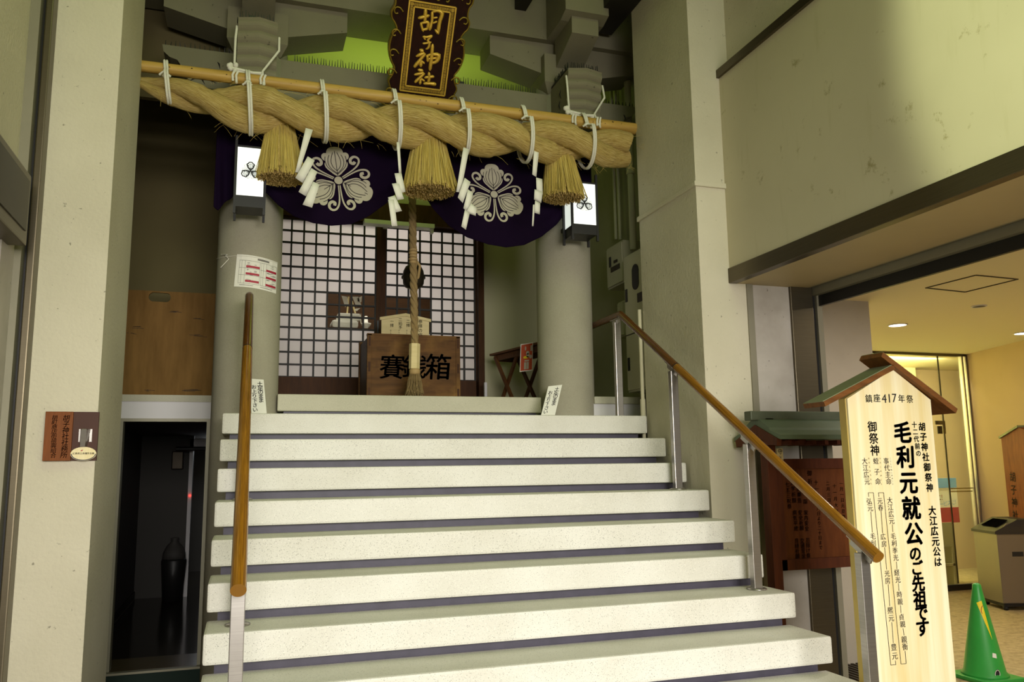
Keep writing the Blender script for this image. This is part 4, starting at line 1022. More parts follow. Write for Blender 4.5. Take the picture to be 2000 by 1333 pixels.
# two roof boards, the right one lapping over the left
el = sgn(1604, 793, 0); er = sgn(1857, 803, 0); tl_ = sgn(1712, 696, 0)
RF0, RF1 = GYS-.03, GYS+SD+.075
def roofboard(p, q, th, name):
    d = (q-p).normalized(); n = V(-d.z, 0, d.x); n = n if n.z > 0 else -n
    t0 = obj(name, MB().prism([V(p.x, RF0, p.z), V(q.x, RF0, q.z), V(q.x, RF0, q.z)+n*th, V(p.x, RF0, p.z)+n*th], (0, RF1-RF0, 0)), 'roof_wood', fs)
    obj('roof_sheet', MB().prism([V(p.x, RF0+.004, p.z)+n*th, V(q.x, RF0+.004, q.z)+n*th, V(q.x, RF0+.004, q.z)+n*(th+.003), V(p.x, RF0+.004, p.z)+n*(th+.003)], (0, RF1-RF0-.008, 0)), 'copper', t0)
roofboard(V(el.x, 0, el.z-.005), V(xa-.012, 0, ap.z-.013), .024, 'left_roof_board')
roofboard(V(tl_.x, 0, tl_.z-.006), V(er.x, 0, er.z-.014), .026, 'right_roof_board')
m = MB(); D_ = 4.03
def hcol(s, p0, p1, sz, bold=0, slant=0): column_text(m, s, sgn(*p0), sgn(*p1), XR, ZU, sz*D_/1603, bold, slant)
hcol('鎮座', (1697, 779), (1713, 778), 16.5, .004)
hcol('417', (1727, 778), (1747, 777), 24, .0)
hcol('年祭', (1761, 779), (1777, 780), 16.5, .004)
hcol('胡子神社御祭神', (1801, 834), (1816, 953), 17, .026, .05); hcol('大江広元公は', (1821, 998), (1832, 1098), 18.5, .028, .05)
hcol('十二代前の', (1786, 830), (1794, 886), 12.5, .022, .05)
for ch, x, y, s_ in (('毛', 1763, 845, 43), ('利', 1769, 893, 44), ('元', 1775, 943, 44), ('就', 1780, 993, 45), ('公', 1785, 1043, 44), ('の', 1788, 1082, 29), ('ご', 1791, 1110, 29), ('先', 1794, 1140, 31), ('祖', 1797, 1171, 31), ('で', 1800, 1198, 31), ('す', 1802, 1227, 33)):
    put(m, ch, sgn(x, y), XR, ZU, s_*D_/1603, .034, .05)
hcol('御祭神', (1704, 834), (1709, 880), 22, .012)
hcol('事代主命', (1731, 901), (1736, 941), 13); hcol('蛭', (1711, 901), (1711, 901), 13); hcol('子命', (1713, 922), (1715, 941), 13); hcol('大江広元', (1689, 901), (1694, 941), 13)
hcol('弘元', (1698, 980), (1700, 993), 13); hcol('元春', (1719, 979), (1720, 992), 12.5); hcol('大江広元', (1738, 978), (1742, 1018), 13)
hcol('毛利季光', (1745, 1048), (1750, 1090), 12.5); hcol('経光', (1752, 1119), (1754, 1133), 12.5); hcol('時親', (1757, 1162), (1758, 1176), 12.5); hcol('貞親', (1761, 1206), (1763, 1220), 12.5); hcol('親衡', (1766, 1250), (1768, 1264), 13)
hcol('毛利', (1705, 1048), (1706, 1062), 12.5); hcol('広房', (1725, 1049), (1727, 1063), 12.5); hcol('光房', (1733, 1121), (1734, 1135), 12.5); hcol('熈元', (1739, 1193), (1741, 1208), 13); hcol('豊元', (1746, 1265), (1748, 1282), 13.5)
hcol('ことしろぬしのみこと', (1739, 896), (1744, 946), 3.6); hcol('ひるこのみこと', (1719, 896), (1722, 946), 3.6); hcol('おおえひろもと', (1697, 896), (1702, 945), 3.6)
def ln(*pts):
    for p, q in zip(pts, pts[1:]): m.ribbon([sgn(*p), sgn(*q)], .0022, V(0, -1, 0))
for p in (((1697, 971), (1696, 963), (1706, 963), (1740, 1300), (1750, 1299), (1749, 1291)), ((1717, 971), (1716, 963), (1726, 963), (1760, 1298), (1770, 1297), (1768, 1272)), ((1701, 1000), (1704, 1041)), ((1721, 998), (1724, 1042)), ((1743, 1025), (1744, 1040)), ((1751, 1098), (1752, 1112)), ((1755, 1140), (1756, 1155)), ((1759, 1183), (1760, 1198)), ((1764, 1228), (1766, 1242)), ((1728, 1070), (1732, 1113)), ((1735, 1142), (1738, 1185)), ((1742, 1216), (1745, 1257))): ln(*p)
obj('lettering', m, 'ink', fs)
# ================================================================== ROOFED NOTICE BOARD (behind the right handrail)
NY = 4.15
nb0 = U(1505, 1000, Y=NY); nz1 = U(1520, 897, Y=NY).z; nz0 = U(1600, 1112, Y=NY).z
nx0, nx1 = nb0.x, nb0.x+.86
nb = thing('notice_board', 'red brown roofed notice board on posts behind the right handrail', 'sign', ((nx0+nx1)/2, NY, 0))
for x in (nx0, nx1-.06): obj('post', box((x, NY-.0, 0), (x+.06, NY+.07, nz1+.24), .003), 'notice_frame', nb)
fr_ = obj('frame', MB().box((nx0+.06, NY+.01, nz1-.06), (nx1-.06, NY+.06, nz1)).box((nx0+.06, NY+.01, nz0), (nx1-.06, NY+.06, nz0+.06)).box((nx0+.06, NY+.01, nz0), (nx0+.10, NY+.06, nz1)).box((nx1-.10, NY+.01, nz0), (nx1-.06, NY+.06, nz1)), 'notice_frame', nb)
obj('panel', box((nx0+.10, NY+.03, nz0+.06), (nx1-.10, NY+.05, nz1-.06)), 'notice_wood', nb)
rl_ = U(1463, 803, Y=NY).z; re = U(1600, 852, Y=NY).z; rx0_ = U(1466, 803, Y=NY).x; rx1_ = nx1+.16; ym = NY+.035
obj('lintel', box((nx0-.02, NY-.005, nz1+.13), (nx1+.02, NY+.075, nz1+.20)), 'notice_frame', nb)
obj('bracket_arm', MB().box((nx0+.06, NY-.1, nz1+.09), (nx0+.2, NY+.06, nz1+.13)), 'notice_frame', nb)
for sg in (-1, 1):
    pr = [(ym, rl_-.03), (ym+sg*.13, re+.045), (ym+sg*.14, re+.03), (ym+sg*.23, re-.0), (ym+sg*.23, re-.025), (ym, rl_-.10)]
    obj('roof_slope', MB().prism([V(rx0_+.05, y, z) for y, z in pr], (rx1_-rx0_-.1, 0, 0)), 'copper_cool', nb)
    pr = [(ym, rl_-.08), (ym+sg*.21, re-.02), (ym+sg*.20, re-.06), (ym, rl_-.15)]
    for xx in (rx0_+.045, rx1_-.075): obj('barge_board', MB().prism([V(xx, y, z) for y, z in pr], (.03, 0, 0)), 'notice_frame', nb)
obj('ridge_cap', MB().box((rx0_, ym-.035, rl_-.055), (rx1_, ym+.035, rl_+.0), .006), 'copper_dark', nb)
m = MB()
for i in range(12): m.box((nx0-.05+i*.085, NY-.15, re-.055), (nx0-.025+i*.085, NY+.2, re-.03))
obj('rafter', m, 'notice_frame', nb)
m = MB(); NT_ = NY+.028
def ncol(s, p0, p1, sz): column_text(m, s, U(*p0, Y=NT_), U(*p1, Y=NT_), XR, ZU, sz*.92*5.1/1603, .007, .05)
ncol('御祈祷', (1581, 925), (1583, 957), 12); ncol('十一月', (1594, 943), (1596, 968), 11); ncol('七五三祝祭', (1538, 947), (1542, 990), 10.5); ncol('入学祈願', (1548, 944), (1551, 978), 10.5); ncol('初宮詣', (1571, 945), (1573, 980), 10.5); ncol('結納奉告', (1560, 944), (1562, 978), 10.5)
ncol('家内安全', (1574, 1002), (1576, 1033), 10.5); ncol('安全祈願', (1563, 1002), (1566, 1032), 10.5); ncol('病気平癒', (1552, 1002), (1555, 1033), 10.5)
ncol('厄除け祭', (1578, 1056), (1579, 1086), 10.5); ncol('交通安全', (1567, 1057), (1570, 1086), 10.5); ncol('良縁祈願', (1556, 1057), (1558, 1087), 10.5); ncol('十八日より二十日まで', (1598, 985), (1603, 1070), 9)
obj('lettering', m, 'ink_soft', nb)
m = MB(); ncol('一月一日元旦祭', (1643, 945), (1648, 1010), 9); ncol('二月三日節分祭', (1617, 945), (1622, 1010), 9); ncol('十一月大祭', (1630, 950), (1634, 1000), 9); obj('faded_lettering', m, 'bronze', nb)
o = obj('name_tag', box((nx0+.065, NY-.006, nz1-.02), (nx0+.105, NY+.008, nz1+.06)), 'ema', nb)
m = MB(); column_text(m, '守札', V(nx0+.085, NY-.0075, nz1+.042), V(nx0+.085, NY-.0075, nz1+.002), XR, ZU, .034, .01); obj('tag_lettering', m, 'ink', o)
# ================================================================== LEFT PILLAR NAME BOARD
WY = 4.45
a = U(92, 805, Y=WY); b = U(189, 902, Y=WY); xm = U(146, 805, Y=WY).x; zt, zb_ = a.z, U(92, 901, Y=WY).z
nbx = thing('name_board', 'brown wooden name board with black lettering on the left pillar', 'sign', (a.x, WY, zb_))
obj('letter_board', box((a.x, WY-.030, zb_), (xm, WY, zt), .002), 'plate_wood', nbx)
obj('back_board', box((xm, WY-.016, zb_), (b.x, WY, zt)), 'plate_dark', nbx)
m = MB(); dd = 4.35
column_text(m, '胡子神社社務所', U(130, 817, Y=WY-.031), U(125, 889, Y=WY-.031), XR, ZU, 11.6*dd/1603, .006, .08)
column_text(m, '胡町商店街振興組合', U(107, 816, Y=WY-.031), U(104, 890, Y=WY-.031), XR, ZU, 9.4*dd/1603, .005, .08)
obj('lettering', m, 'ink', nbx)
fl = thing('flag_holder', 'small folded steel flag holder on the dark half of the name board', 'holder', U(167, 860, Y=WY-.02))
zA, zB = U(167, 839, Y=WY).z, U(167, 872, Y=WY).z; xA = U(168, 850, Y=WY).x
m = MB(); wA, wB = .022, .012
m.prism([V(xA-wA, WY-.017, zA), V(xA-wA*.5, WY-.06, zA-.004), V(xA+wA*.5, WY-.06, zA-.004), V(xA+wA, WY-.017, zA), V(xA+wA-.003, WY-.017, zA), V(xA+wA*.5-.002, WY-.056, zA), V(xA-wA*.5+.002, WY-.056, zA), V(xA-wA+.003, WY-.017, zA)], (-.006, .02, zB-zA))
m.box((xA-wA-.007, WY-.0175, zB+.02), (xA-wA+.004, WY-.016, zA)); m.box((xA+wA-.004, WY-.0175, zB+.02), (xA+wA+.007, WY-.016, zA)); obj('clip', m, 'steel', fl)
so = U(163, 887, Y=WY-.032); stk = thing('oval_sticker', 'cream oval sticker with blue edging on the name board', 'sticker', so)
def disc(mb, c, rx, rz_, y, n=32): mb.face([V(c.x+rx*math.cos(i*2*math.pi/n), y, c.z+rz_*math.sin(i*2*math.pi/n)) for i in range(n)])
m = MB(); m.prism([V(so.x+.056*math.cos(i*math.pi/20), WY-.0325, so.z+.033*math.sin(i*math.pi/20)) for i in range(40)], (0, .004, 0)); obj('face', m, 'pine', stk)
m = MB(); pts = [(so.x+.052*math.cos(i*math.pi/20), so.z+.030*math.sin(i*math.pi/20)) for i in range(20, 41)]
for q in ribbon2(pts, .004): m.face([V(x, WY-.0332, z) for x, z in q])
column_text(m, '広島商工会議所会員', V(so.x-.042, WY-.0332, so.z+.002), V(so.x+.042, WY-.0332, so.z+.002), XR, ZU, .0105, .01); obj('print', m, 'riser', stk)
m = MB(); m.prism([V(so.x-.014, WY-.0332, so.z+.012), V(so.x-.006, WY-.0332, so.z+.014), V(so.x-.002, WY-.0332, so.z+.02), V(so.x-.01, WY-.0332, so.z+.018)], (0, .0004, 0)); obj('red_mark', m, 'red', stk)
# ================================================================== LEFT RECESS: plywood board
by = LY+.06
p0 = U(240, 768, Y=by); p1 = U(412, 770, Y=by); pt = U(330, 570, Y=by)
pw = thing('plywood_board', 'brown plywood board with a hand slot standing in the left recess', 'board', ((p0.x+p1.x)/2, by, zs))
x0, x1, z0, z1 = p0.x-.12, p1.x+.05, zs, pt.z
sx_, sz_ = U(312, 581, Y=by).x, U(312, 581, Y=by).z
b_ = bmesh.new(); m = MB()
def slot(n=20): return [(sx_+(.042 if math.cos(t_) > 0 else -.042)+.036*math.cos(t_), sz_+.036*math.sin(t_)) for t_ in [2*math.pi*i/n+.001 for i in range(n)]]
sl = slot()
def ring(y):
    out = [m.b.verts.new(V(*q)) for q in ((x0, y, z0), (x1, y, z0), (x1, y, z1), (x0, y, z1))]; inn = [m.b.verts.new(V(a_, y, c_)) for a_, c_ in sl]; return out, inn
(o1, i1), (o2, i2) = ring(by), ring(by+.018)
def fill(o_, i_):
    n = len(i_)   # angles: quadrant corners
    order = {0: (15, 10), 1: (20, 15), 2: (5, 0), 3: (10, 5)}
    cs = {2: range(0, 6), 3: range(5, 11), 0: range(10, 16), 1: range(15, 21)}
    for k, rg in cs.items():
        rg = list(rg)
        for u_, v_ in zip(rg, rg[1:]): m.b.faces.new([o_[k], i_[u_ % n], i_[v_ % n]])
    for k, k2, idx in ((2, 3, 5), (3, 0, 10), (0, 1, 15), (1, 2, 0)): m.b.faces.new([o_[k], o_[k2], i_[idx]])
fill(o1, i1); fill(o2, i2)
for k in range(4): m.b.faces.new([o1[k], o1[(k+1) % 4], o2[(k+1) % 4], o2[k]])
for k in range(len(i1)): m.b.faces.new([i1[k], i1[(k+1) % len(i1)], i2[(k+1) % len(i2)], i2[k]])
obj('sheet', m, 'plywood', pw)
m = MB(); rr = random.Random(5)
for px, py, L in ((330, 609, 24), (382, 622, 18), (262, 640, 24), (375, 655, 34), (285, 764, 20), (360, 763, 60), (252, 652, 12)):
    c = U(px, py, Y=by-.0006)
    for k in range(4): c2 = c+V(rr.uniform(-.02, .03), 0, rr.uniform(-.006, .006)); m.ribbon([c2, c2+V(L/1603*6.4*rr.uniform(.3, .7), 0, rr.uniform(-.006, .004))], .003, V(0, -1, 0))
obj('scuff', m, 'ink_soft', pw)
# ================================================================== RIGHT RECESS: table, poster, cabinets, pipes
ta = U(956, 692, Y=7.15); tz = ta.z
tb_ = U(1052, 668, Z=tz)
tbl = thing('folding_table', 'low folding wooden table with crossed legs beside the right column', 'table', (ta.x+.3, 6.9, 2.145))
e1_ = (V(tb_.x, tb_.y, tz)-V(ta.x, ta.y, tz)); L1 = e1_.length; e1_.normalize(); e2_ = V(-e1_.y, e1_.x, 0); e2_ = e2_ if e2_.y > 0 else -e2_
w1, d1_ = max(L1+.12, .7), .30
def tp(u, v, z): return V(ta.x, ta.y, z)+e1_*u+e2_*v
obj('top', MB().prism([tp(0, 0, tz-.018), tp(w1, 0, tz-.018), tp(w1, d1_, tz-.018), tp(0, d1_, tz-.018)], (0, 0, .018)), 'table_wood', tbl)
obj('apron', MB().bar(tp(.04, .04, tz-.045), tp(w1-.04, .04, tz-.045), .018, .05).bar(tp(.04, d1_-.04, tz-.045), tp(w1-.04, d1_-.04, tz-.045), .018, .05).bar(tp(.04, .04, tz-.045), tp(.04, d1_-.04, tz-.045), .018, .05), 'table_wood', tbl)
for v in (.03, d1_-.03):
    obj('leg', MB().bar(tp(.05, v, tz-.03), tp(.40, v, 2.15), .02, .032), 'table_wood', tbl); obj('leg', MB().bar(tp(.42, v+.022, tz-.03), tp(.07, v+.022, 2.15), .02, .032), 'table_wood', tbl)
pq = thing('hanging_poster', 'orange poster with a white figure hanging from the folding table edge', 'poster', U(1028, 670, Z=tz))
py_ = U(1041, 671, Z=tz).y-.03
c_ = [U(1017, 673, Y=py_), U(1041, 669, Y=py_), U(1040, 724, Y=py_), U(1015, 727, Y=py_)]
obj('sheet', MB().prism(c_, (0, .003, 0)), 'paper', pq)
def pq_at(u, v): return c_[0].lerp(c_[1], u).lerp(c_[3].lerp(c_[2], u), v)+V(0, -.0015, 0)
obj('print', MB().prism([pq_at(.05, .03), pq_at(.95, .03), pq_at(.95, .97), pq_at(.05, .97)], (0, .0008, 0)), 'orange', pq)
def blob(mb, u, v, ru, rv, n=16):
    mb.face([pq_at(u+ru*math.cos(i*2*math.pi/n), v+rv*math.sin(i*2*math.pi/n))+V(0, -.001, 0) for i in range(n)])
m = MB(); blob(m, .58, .35, .13, .07); blob(m, .60, .44, .12, .08); blob(m, .40, .18, .06, .08); blob(m, .82, .5, .10, .07)
for u, v in ((.80, .10), (.80, .2)): m.face([pq_at(u, v)+V(0, -.001, 0), pq_at(u+.13, v)+V(0, -.001, 0), pq_at(u+.13, v+.1)+V(0, -.001, 0), pq_at(u, v+.1)+V(0, -.001, 0)])
for u in (.32, .52): m.face([pq_at(u, .68)+V(0, -.001, 0), pq_at(u+.17, .68)+V(0, -.001, 0), pq_at(u+.17, .93)+V(0, -.001, 0), pq_at(u, .93)+V(0, -.001, 0)])
m.face([pq_at(.34, .6)+V(0, -.001, 0), pq_at(.7, .6)+V(0, -.001, 0), pq_at(.7, .655)+V(0, -.001, 0), pq_at(.34, .655)+V(0, -.001, 0)])
obj('white_print', m, 'crest', pq); m = MB(); blob(m, .45, .50, .22, .05); obj('yellow_print', m, 'yellow', pq)
o = thing('white_stub', 'small white upright strip beside the lattice door frame', 'strip', U(949, 775, Y=7.0)); q = U(949, 760, Y=7.2); obj('strip', box((q.x-.012, 7.2, 2.145), (q.x+.012, 7.23, q.z+.06), .002), 'white_paint', o)
WX = 3.03
def cab(xf, p_far_top, p_near_top, p_bot, lab, name, near=None, slot=None):
    yf = U(*p_far_top, X=xf).y; yn = near if near else U(*p_near_top, X=xf).y; zt = U(*p_far_top, X=xf).z; zb_ = U(*p_bot, X=xf).z
    t = thing(name, lab, 'cabinet', (xf, (yf+yn)/2, zb_), 'electrical boxes in the right recess')
    obj('body', box((xf+.012, yn, zb_), (WX, yf, zt), .004), 'panel', t)
    dr_ = obj('door', box((xf, yn+.012, zb_+.015), (xf+.014, yf-.012, zt-.015), .003), 'panel', t)
    return t, dr_, yf, yn, zt, zb_
t1, d_, yf, yn, zt, zb_ = cab(2.86, (1183, 487), (1214, 466), (1188, 566), 'upper electrical box with a black slot latch in the right recess', 'meter_box')
obj('latch', MB().box((2.853, yf-.10, zb_+(zt-zb_)*.5), (2.861, yf-.07, zb_+(zt-zb_)*.74)), 'black', d_)
obj('label_plate', MB().box((2.856, yn+.05, zb_+(zt-zb_)*.36), (2.861, yn+.22, zb_+(zt-zb_)*.48)).box((2.852, yn+.09, zb_+(zt-zb_)*.54), (2.861, yn+.15, zb_+(zt-zb_)*.60)), 'bronze', d_)
t2, d_, yf, yn, zt, zb_ = cab(2.80, (1216, 503), (1253, 483), (1225, 768), 'tall grey electrical cabinet with an oval window behind the right pillar', 'electrical_cabinet', 5.27)
zw = U(1239, 541, X=2.79).z; yw = U(1239, 541, X=2.79).y
m = MB(); m.prism([V(2.795, yw+.055*math.cos(i*math.pi/12), zw+(.10 if math.sin(i*math.pi/12) > 0 else -.10)*.45+.055*math.sin(i*math.pi/12)) for i in range(24)], (.006, 0, 0)); obj('window', m, 'black', d_)
for px, py in ((1223, 578), (1228, 712)):
    q = U(px, py, X=2.795); obj('latch', MB().box((2.793, q.y-.015, q.z-.05), (2.801, q.y+.015, q.z+.05)), 'black', d_)
q = U(1250, 580, X=2.795); obj('label_plate', MB().box((2.796, q.y-.05, q.z-.035), (2.801, q.y+.05, q.z+.035)), 'bronze', d_)
zj = U(1222, 657, X=2.8).z; obj('seam', MB().box((2.7985, yn+.012, zj-.004), (2.803, yf-.012, zj+.004)), 'bronze', d_)
t3, d_, yf, yn, zt, zb_ = cab(2.92, (1204, 592), (1217, 586), (1210, 660), 'small grey box low between the two electrical boxes', 'junction_box')
pp_ = thing('conduit_pipe', 'pair of thin grey conduits above the upper electrical box', 'pipe', (2.98, 6.6, 3.6), 'conduits in the right recess'); m = MB()
for px in (1201, 1209): q = U(px, 400, X=2.97); m.tube([V(2.97, q.y, U(px, 470, X=2.97).z), V(2.97, q.y, 5.9)], .014, 10)
obj('pipe', m, 'panel', pp_)
q = U(1234, 400, X=2.94); pp2 = thing('conduit_pipe', 'thick grey conduit beside the right pillar', 'pipe', (2.94, q.y, 3.5), 'conduits in the right recess'); m = MB(); m.tube([V(2.94, q.y, U(1234, 490, X=2.94).z), V(2.94, q.y, 5.9)], .028, 14); m.tube([V(2.94, q.y, 4.0), V(2.94, q.y, 4.05)], .036, 14); obj('pipe', m, 'panel', pp2)
o = thing('conduit_pipe', 'slim pale conduit running down the back edge of the right pillar', 'pipe', (2.69, 5.27, 1.8), 'conduits in the right recess'); m = MB(); m.tube([V(2.685, 5.275, 1.75), V(2.685, 5.275, 2.75)], .014, 8); m.tube([V(2.685, 5.275, 1.95), V(2.685, 5.275, 2.1)], .02, 8); obj('pipe', m, 'stucco_pale', o)
# fluorescent fixture above the lattice doors
fa = U(712, 431, Y=7.2); fb = U(849, 438, Y=7.2); ft = thing('tube_light', 'pale green fluorescent fixture over the lattice doors', 'lamp', ((fa.x+fb.x)/2, 7.25, fa.z))
obj('body', MB().prism([V(fa.x, 7.2, fa.z-.02), V(fa.x, 7.2, fa.z+.018), V(fa.x, 7.3, fa.z+.018), V(fa.x, 7.3, fa.z-.02)], (fb.x-fa.x, 0, 0)), 'tube_cover', ft)
obj('end_cap', box((fb.x-.03, 7.22, fa.z-.06), (fb.x-.005, 7.28, fa.z-.02)), 'tube_cover', ft); obj('stem', MB().box((fa.x+.2, 7.28, fa.z-.0), (fa.x+.24, 7.42, fa.z+.03)), 'tube_cover', ft)
# altar behind the clear panes
al = thing('altar_stand', 'white cloth covered altar stand seen through the clear panes of the left door', 'altar', (.95, 8.3, 2.2))
c1 = U(680, 632, Y=8.25); c0_ = U(652, 632, Y=8.25); zc1 = U(680, 612, Y=8.25).z; zc2 = U(680, 626, Y=8.25).z; zc3 = U(680, 642, Y=8.25).z
obj('stand', box((c0_.x-.05, 8.2, 2.2), (c1.x+.22, 8.6, zc3)), 'box_dark', al)
obj('cloth', MB().box((c0_.x-.02, 8.22, zc3), (c1.x+.1, 8.5, zc2), .03), 'paper', al); obj('tray', box((c0_.x+.04, 8.25, zc2), (c1.x+.12, 8.45, zc1), .012), 'paper', al)
gh = thing('paper_wand', 'white paper streamers on a wooden wand standing on the altar', 'streamer', (c1.x, 8.35, zc1)); m = MB()
for (pts) in (((667, 578), (678, 580), (681, 596), (674, 600)), ((688, 580), (700, 580), (706, 598), (696, 600)), ((697, 583), (707, 579), (706, 590), (699, 592)), ((695, 603), (704, 602), (697, 608), (692, 606)), ((705, 612), (703, 620), (704, 632), (706, 632))):
    m.prism([U(*p, Y=8.3) for p in pts], (0, .002, 0))
obj('paper', m, 'paper', gh); m = MB(); m.tube([U(678, 612, Y=8.32), U(681, 580, Y=8.32)], .008, 6); m.tube([U(694, 612, Y=8.32), U(687, 588, Y=8.32)], .008, 6); obj('wand', m, 'ema', gh)
o = thing('white_jar', 'small white jar at the right end of the altar', 'jar', U(716, 640, Y=8.3)); q = U(716, 642, Y=8.3); obj('body', MB().lathe((q.x, 8.35, zc3), [(.03, 0), (.022, .03), (.05, .06), (.052, .075), (.02, .085), (.014, .15), (0, .155)], 20), 'paper', o)
# ================================================================== LOBBY
gd = bpy.data.objects.new('window_1', None); COL.objects.link(gd); gd.location = (6.5, GY, 0); gd['kind'] = 'structure'; gd['label'] = 'frameless glass doors at the back of the lobby'
gx0 = U(1700, 800, Y=GY).x
xs = [gx0-.8, U(1831, 700, Y=GY).x, gx1-.12, gx1]
for i in range(2): obj('pane', box((xs[i]+.004, GY-.006, .08), (xs[i+1]-.004, GY+.006, LZ-.02)), 'glass', gd)
obj('head_rail', box((gx0-.8, GY-.03, LZ-.03), (gx1, GY+.03, LZ)), 'steel_dark', gd)
obj('jamb', MB().box((gx1-.10, GY-.03, 0), (gx1-.075, GY+.03, LZ)).box((gx1-.03, GY-.03, 0), (gx1, GY+.03, LZ)), 'steel', gd)
obj('meeting_edge', box((xs[1]-.006, GY-.008, .08), (xs[1]+.006, GY+.008, LZ-.03)), 'bronze', gd)
obj('floor_rail', box((gx0-.8, GY-.03, 0), (gx1, GY+.03, .07)), 'black', gd)
q = U(1837, 830, Y=GY); obj('patch_lock', MB().box((q.x-.10, GY-.02, q.z-.0), (q.x+.06, GY-.008, q.z+.05)).box((q.x+.02, GY-.02, q.z-.12), (q.x+.06, GY-.008, q.z)), 'steel_dark', gd); obj('lock', box((q.x-.07, GY-.022, q.z-.12), (q.x-.0, GY-.008, q.z-.02)), 'bronze', gd)
for py in (955, 961): q = U(1857, py, Y=GY-.008); q2 = U(1900, py, Y=GY-.008); obj('stripe', box((q.x, GY-.0075, q.z-.006), (q2.x, GY-.0065, q.z+.006)), 'gold_dull', gd)
struct('wall_glass_room', MB().box((4.2, GY+1.4, 0), (gx1+.5, GY+1.5, LZ)), 'glass_room')
# poster on a stand behind the glass
sy = GY+.35
sp = thing('poster_stand', 'grey stand with a blue white and red poster behind the glass door', 'stand', U(1850, 1160, Y=sy))
a = U(1828, 1022, Y=sy); b = U(1880, 1170, Y=sy); b.z = max(b.z, 0)
obj('cabinet', MB().box((a.x-.1, sy, .5), (b.x-.05, sy+.3, a.z)).box((a.x-.1, sy, .0), (a.x-.05, sy+.3, .5)).box((b.x-.1, sy, 0), (b.x-.05, sy+.3, .5)).box((a.x-.1, sy, .25), (b.x-.05, sy+.3, .28)), 'shelf_grey', sp)
a1 = U(1820, 935, Y=sy); a2 = U(1868, 935, Y=sy); a3 = U(1877, 1021, Y=sy)
zA, zB = a1.z, a3.z; xA, xB = a1.x, a3.x
obj('poster', box((xA, sy+.02, zB), (xB, sy+.03, zA)), 'paper', sp)
obj('blue_band', box((xA, sy+.016, zA-(zA-zB)*.22), (xB, sy+.019, zA)), 'cyan', sp); obj('red_band', box((xA, sy+.016, zB), (xB, sy+.019, zB+(zA-zB)*.34)), 'red', sp)
m = MB(); column_text(m, 'ービスに！', V(xA+.14, sy+.015, zB+(zA-zB)*.42), V(xB-.03, sy+.015, zB+(zA-zB)*.46), XR, ZU, .075, .0); obj('blue_lettering', m, 'cyan', sp)
m = MB(); column_text(m, 'に！', V(xA+.10, sy+.015, zB+(zA-zB)*.57), V(xA+.18, sy+.015, zB+(zA-zB)*.57), XR, ZU, .09, .01); obj('red_lettering', m, 'red', sp)
# litter bin
t0 = U(1899, 1165, Z=.06); fr0 = U(1960, 1183, Z=.06)
bn = thing('litter_bin', 'steel litter bin with a dark slanted lid against the tan lobby wall', 'bin', fr0)
v1 = V(t0.x-fr0.x, t0.y-fr0.y, 0); W1 = .48; v1.normalize(); v2 = V(v1.y, -v1.x, 0); v2 = v2 if v2.x > 0 else -v2; D1 = .42
def bp(u, v, z): return V(fr0.x, fr0.y, z)+v1*u+v2*v
HB = .82
obj('body', MB().prism([bp(0, 0, .08), bp(W1, 0, .08), bp(W1, D1, .08), bp(0, D1, .08)], (0, 0, HB-.08)), 'bin_body', bn)
obj('side_panel', MB().prism([bp(-.003, .004, .09), bp(-.003, D1-.01, .09), bp(-.003, D1-.01, HB+.12), bp(-.003, .12, HB+.12), bp(-.003, .004, HB)], v1*.01), 'bin_side', bn)
obj('side_slot', MB().prism([bp(-.006, .15, .58), bp(-.006, .27, .58), bp(-.006, .27, .63), bp(-.006, .15, .63)], v1*.004), 'black', bn)
obj('lid', MB().prism([bp(-.01, -.02, HB), bp(-.01, D1, HB), bp(-.01, D1, HB+.16), bp(-.01, .24, HB+.16), bp(-.01, -.02, HB+.03)], v1*(W1+.02)), 'bin_lid', bn)
m = MB(); m.prism([bp(.09, .05, HB+.075), bp(W1-.09, .05, HB+.075), bp(W1-.09, .19, HB+.145), bp(.09, .19, HB+.145)], (0, 0, .006)); obj('opening_shade', m, 'void_shade', bn)  # flat black plate painted as the shaded hollow of the lid
obj('plinth', MB().prism([bp(.02, .02, .04), bp(W1-.02, .02, .04), bp(W1-.02, D1-.02, .04), bp(.02, D1-.02, .04)], (0, 0, .05)), 'black_rubber', bn)
for u, v in ((.05, .05), (W1-.05, .05), (.05, D1-.05), (W1-.05, D1-.05)): obj('wheel', MB().lathe(bp(u, v, 0), [(.02, 0), (.03, .01), (.03, .035), (.02, .045)], 12), 'black_rubber', bn)
# brown board on the lobby wall
wa = U(1958, 850, Y=1) # direction only
def onwall(px, py, off=0): return UP(px, py, c0+nn*0, nn if nn.dot(V(0, -1, 0)) > 0 else nn)+V(-nn.x, -nn.y, 0)*off*(1 if nn.x > 0 else -1)
k1, k2, k3, k4 = onwall(1968, 857), onwall(1992, 1029), onwall(2060, 830), onwall(1958, 852)
wb = thing('wall_plaque', 'brown wooden shrine board hanging on the tan lobby wall at the right edge', 'sign', k1)
dn = -nn if nn.x > 0 else nn
zt_, zb_ = k1.z, k2.z; wv = dv
base = V(k1.x, k1.y, 0)
def wq(u, z, o): return base+wv*u+dn*o+V(0, 0, z)
obj('board', MB().prism([wq(0, zb_, .02), wq(.75, zb_, .02), wq(.75, zt_, .02), wq(.375, zt_+.12, .02), wq(0, zt_, .02)], dn*.06), 'plaque_red', wb)
obj('top_edge', MB().prism([wq(-.02, zt_, .01), wq(.375, zt_+.12, .01), wq(.375, zt_+.145, .01), wq(-.02, zt_+.025, .01)], dn*.09), 'copper', wb)
m = MB()
for i, ch in enumerate('胡子神社'):
    q = onwall(1991+2*i, 932+25*i); u_ = (q-base).dot(wv); put(m, ch, wq(u_, q.z, .083), wv if wv.x > -2 else wv, ZU, .125, .012)
